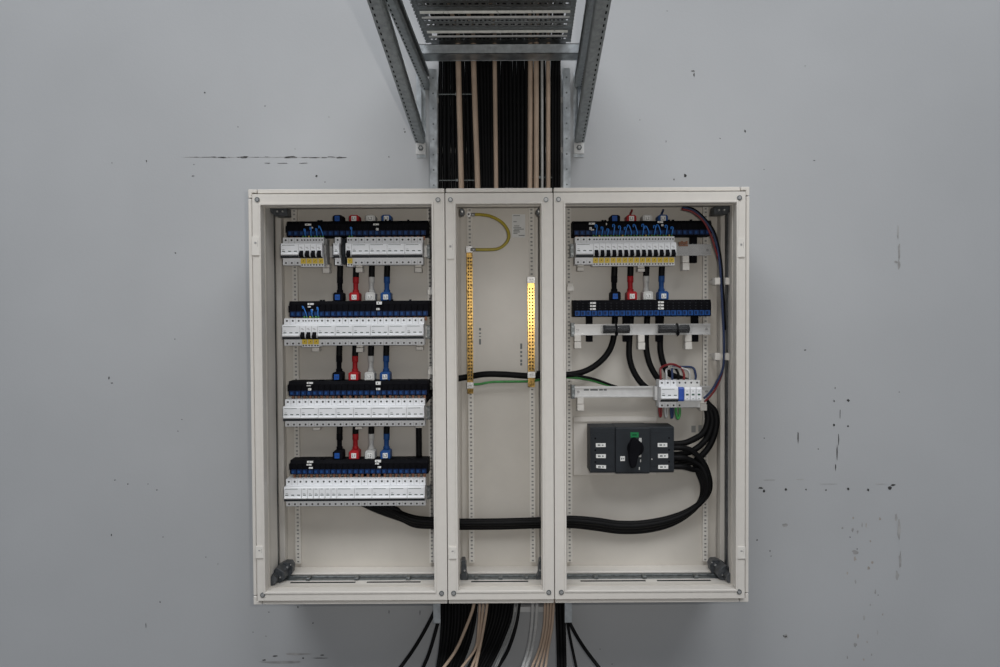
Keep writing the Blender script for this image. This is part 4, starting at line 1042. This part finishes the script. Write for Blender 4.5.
def on_line(px0, py0, slope, Y, z):
    # point at depth Y and height z that the eye sees on a straight edge through (px0, py0)
    x = 0.0
    for _ in range(8):
        px, py = proj((x, Y, z)); x = at(px0+slope*(py-py0), py, Y).x
    return (x, Y, z)
la0 = at(427.0, 82, -.02); la = (la0.x, -.010, la0.z); zA = la0.z
lend = on_line(427.0, 82, .41, -1.10, zA)
lf0 = at(420.4, 138.5, -.02); lf = (lf0.x, -.022, lf0.z)
bracket(-1, la, lend, lf, on_line(422.5, 140.5, .325, -1.10, zA-.040), 'left triangular bracket of galvanised channel under the overhead tray')
ra0 = at(579.0, 80, -.02); ra = (ra0.x, -.010, ra0.z)
rf0 = at(579.4, 138, -.02); rf = (rf0.x, -.022, rf0.z)
bracket(1, ra, on_line(579.0, 80, -.17, -1.10, ra0.z), rf, on_line(579.4, 138, -.17, -1.10, ra0.z-.040), 'right triangular bracket of galvanised channel under the overhead tray')

# ================================================================== CABLES OVER THE TRAY AND DOWN INTO THE ENCLOSURES
Yc = -.045
def tray_cable(pxa, pxb, r, m, label, group, dY=0.0, wob=0.0):
    if 'fifth' in label: dY -= .004
    x_t = ax(pxa, 62, Yc); x_b = ax(pxb, 186, Yc); zc = ZT-.10
    zt_ = ZTR+.012+r
    z_b = az(pxb, 186, Yc)
    xm = x_t*.5+x_b*.5+wob
    lx = min(max(x_t, xl0+.03), xr0-.03)
    Yt = Yc+dY
    zM = az(pxa, 66, Yc)
    pts = [(TX(lx, -1.2), -1.2, zt_), (TX(lx, -.9), -.9, zt_), (TX(lx, -.5), -.5, zt_), (TX(lx, -.28), -.28, zt_), (x_t, -.16, zt_), (x_t, -.095, zt_-.002), (x_t, Yt-.012, zt_-.018), (x_t, Yt, zt_-.055), (x_t, Yt, zM), (xm, Yt, (zM+z_b)/2), (x_b, Yt, z_b), (x_b, Yt, zc)]
    b = MB(); b.tube(pts, r, 9, dense=5)
    return tag(b.build('tray_cable', m), label, 'cable', group)
tans = [(458.6, 461.6, .0092, 'leftmost'), (473.8, 477.8, .0090, 'second'), (494.8, 496.2, .0072, 'third'), (530.2, 529.8, .0082, 'fourth'), (536.0, 536.0, .0084, 'fifth'), (547.8, 548.0, .0072, 'rightmost')]
for pa, pb, r, nm in tans:
    tray_cable(pa, pb, r, M['tan'], f'{nm} of the six tan cables running down the wall above the enclosures', 'tan cables above the enclosures', -.0170)
tray_cable(541.8, 542.0, .0046, M['palecable'], 'pale grey cable running down between the tan cables above the enclosures', None, -.012)
for q in (531.5, 535.5, 539.6, 543.6, 548):
    tray_cable(q, q, .0062, M['sheath'], 'black power cable running down the wall above the enclosures', 'black cables above the enclosures', .008)
segs = [(440.6, 456.2, 5, 440.4, 458.2), (462.6, 470.6, 3, 465.2, 474.0), (477.4, 491.6, 5, 481.2, 492.6), (498.6, 526.4, 8, 499.6, 526.2), (552.6, 558.8, 3, 552.4, 558.8)]
for a, c, n, a2, c2 in segs:
    for i in range(n):
        f = i/(n-1)
        tray_cable(a+(c-a)*f, a2+(c2-a2)*f, .0064, M['sheath'], 'black power cable running down the wall above the enclosures', 'black cables above the enclosures', random.uniform(-.0012, .0012), random.uniform(-.0003, .0003))
for a, c in ((503, 504.5), (510, 511), (519, 518.2), (446, 447), (484, 487), (467, 470), (452.5, 453.5)):   # second layer behind
    tray_cable(a, c, .0060, M['sheath'], 'black power cable running down the wall above the enclosures', 'black cables above the enclosures', .0150)
for pa, pb, py, l in ((438.6, 474, 94.5, 'grey cable tie across the cables below the overhead tray'), (439, 475, 180.5, 'grey cable tie across the left cables just above the enclosures'), (527.6, 552, 177.5, 'grey cable tie across the tan cables just above the enclosures')):
    a = at(pa, py, -.058); c = at(pb, py, -.058); b = MB(); b.box(a.x, c.x, -.0600, -.0586, a.z-.0014, a.z+.0014); b.box((a.x+c.x)/2-.004, (a.x+c.x)/2+.004, -.0625, -.0586, a.z-.004, a.z+.004)
    b.box(a.x, a.x+.001, -.0590, -.030, a.z-.0022, a.z+.0022); b.box(c.x-.001, c.x, -.0590, -.030, a.z-.0022, a.z+.0022)
    tag(b.build('cable_tie', M['inkgrey']), l, 'cable tie', 'cable ties above the enclosures')

# ================================================================== CABLES LEAVING BELOW
def low(pts, r, m, label, group, Y=-.045, dY2=-.10):
    n = len(pts); P3 = []
    x0, y0 = pts[0]
    P3.append((ax(x0+(x0-pts[1][0])*.4, 585, Y), Y, az(x0, 575, Y)))
    for i, (a, c) in enumerate(pts):
        f = i/(n-1); yy = Y + dY2*f*f; P3.append(P(a, c, yy))
    (a, c), (d, e) = pts[-2], pts[-1]
    P3.append(P(d+(d-a)*1.2, e+(e-c)*1.2, Y+dY2*1.6)); P3.append(P(d+(d-a)*2.6, e+150, Y+dY2*2.4))
    b = MB(); b.tube(P3, r, 9, dense=6)
    return tag(b.build('hanging_cable', m), label, 'cable', group)
gb = 'black cables hanging below the enclosures'; gt = 'tan cables hanging below the enclosures'
low([(437, 604), (426, 628), (413, 650), (400, 668)], .0062, M['sheath'], 'black cable hanging furthest left below the enclosures', gb)
low([(441.5, 606), (436.5, 628), (429.5, 652), (423.0, 668)], .0060, M['sheath'], 'black cable hanging second from left below the enclosures', gb)
for i in range(7):
    low([(442.6+3.3*i, 604), (442.4+3.2*i, 625), (440.6+2.9*i, 648), (437.6+2.5*i, 668)], .0062, M['sheath'], 'black cable in the dense dark bunch below the left seam of the enclosures', gb, -.040-.004*(i % 3))
for i in range(5):
    low([(462.4+3.4*i, 604), (461.0+3.2*i, 625), (456.0+2.9*i, 648), (449+2.6*i, 668)], .0062, M['sheath'], 'black cable in the dense dark bunch below the left seam of the enclosures', gb, -.034-.004*(i % 2))
for i in range(8):
    low([(490.0+3.3*i, 604), (487.5+3.1*i, 622), (480.0+2.9*i, 645), (468.6+2.9*i, 668)], .0062, M['sheath'], 'black cable in the middle dark bunch below the narrow enclosure', gb, -.036-.004*(i % 3))
low([(519.0, 604), (515.6, 627), (508, 650), (497.6, 668)], .0062, M['sheath'], 'single black cable just right of the middle dark bunch', gb, -.052)
for i in range(2): low([(514.5+2.8*i, 606), (511+2.2*i, 627), (503+1.8*i, 648), (494.5+1.8*i, 668)], .0022, M['holegrey'], f'{("left","right")[i]} thin grey cable of the pair beside the middle dark bunch', 'thin grey cables below the enclosures', -.056)
low([(474.0, 604), (466.6, 626), (456, 650), (443.6, 668)], .0052, M['tan'], 'tan cable crossing the left dark bunch alone below the enclosures', gt, -.062)
for i, q in enumerate(([(479.8, 604), (478.6, 626), (475.6, 648), (461.4, 668)], [(483.4, 604), (480.6, 630), (478.2, 650), (471.5, 668)], [(487.2, 604), (483.6, 628), (479.4, 650), (475.6, 668)])):
    low(q, .0046, M['tan'], f'{("left","middle","right")[i]} one of the three tan cables left of the middle dark bunch', gt, -.060-.004*i)
for i in range(2):
    low([(532.6+4.4*i, 604), (531.6+4.0*i, 626), (528.4+3.8*i, 648), (522.6+3.6*i, 668)], .0058, M['palecable'], f'{("left","right")[i]} pale grey cable of the pair below the narrow enclosure', 'pale grey cables below the enclosures', -.050)
for i in range(4):
    low([(545.0+2.9*i, 604), (544.0+2.7*i, 626), (539.6+2.9*i, 648), (531.6+4.6*i, 668)], .0044, M['tan'], f'{ORD[i]} from left of the four tan cables near the right seam', gt, -.048-.004*(i % 2))
for i in range(3):
    low([(557.0+3.4*i, 604), (557.6+3.3*i, 626), (558.2+3.2*i, 648), (558.6+3.2*i, 668)], .0060, M['sheath'], f'{("left","middle","right")[i]} one of the three black cables hanging straight below the right seam', gb, -.045)
low([(566.6, 612), (568.4, 628), (572.2, 648), (576.4, 668)], .0048, M['sheath'], 'black cable hanging second from right below the enclosures', gb)
low([(567.4, 610), (570.4, 624), (583, 646), (599.4, 668)], .0060, M['sheath'], 'black cable hanging furthest right below the enclosures', gb)
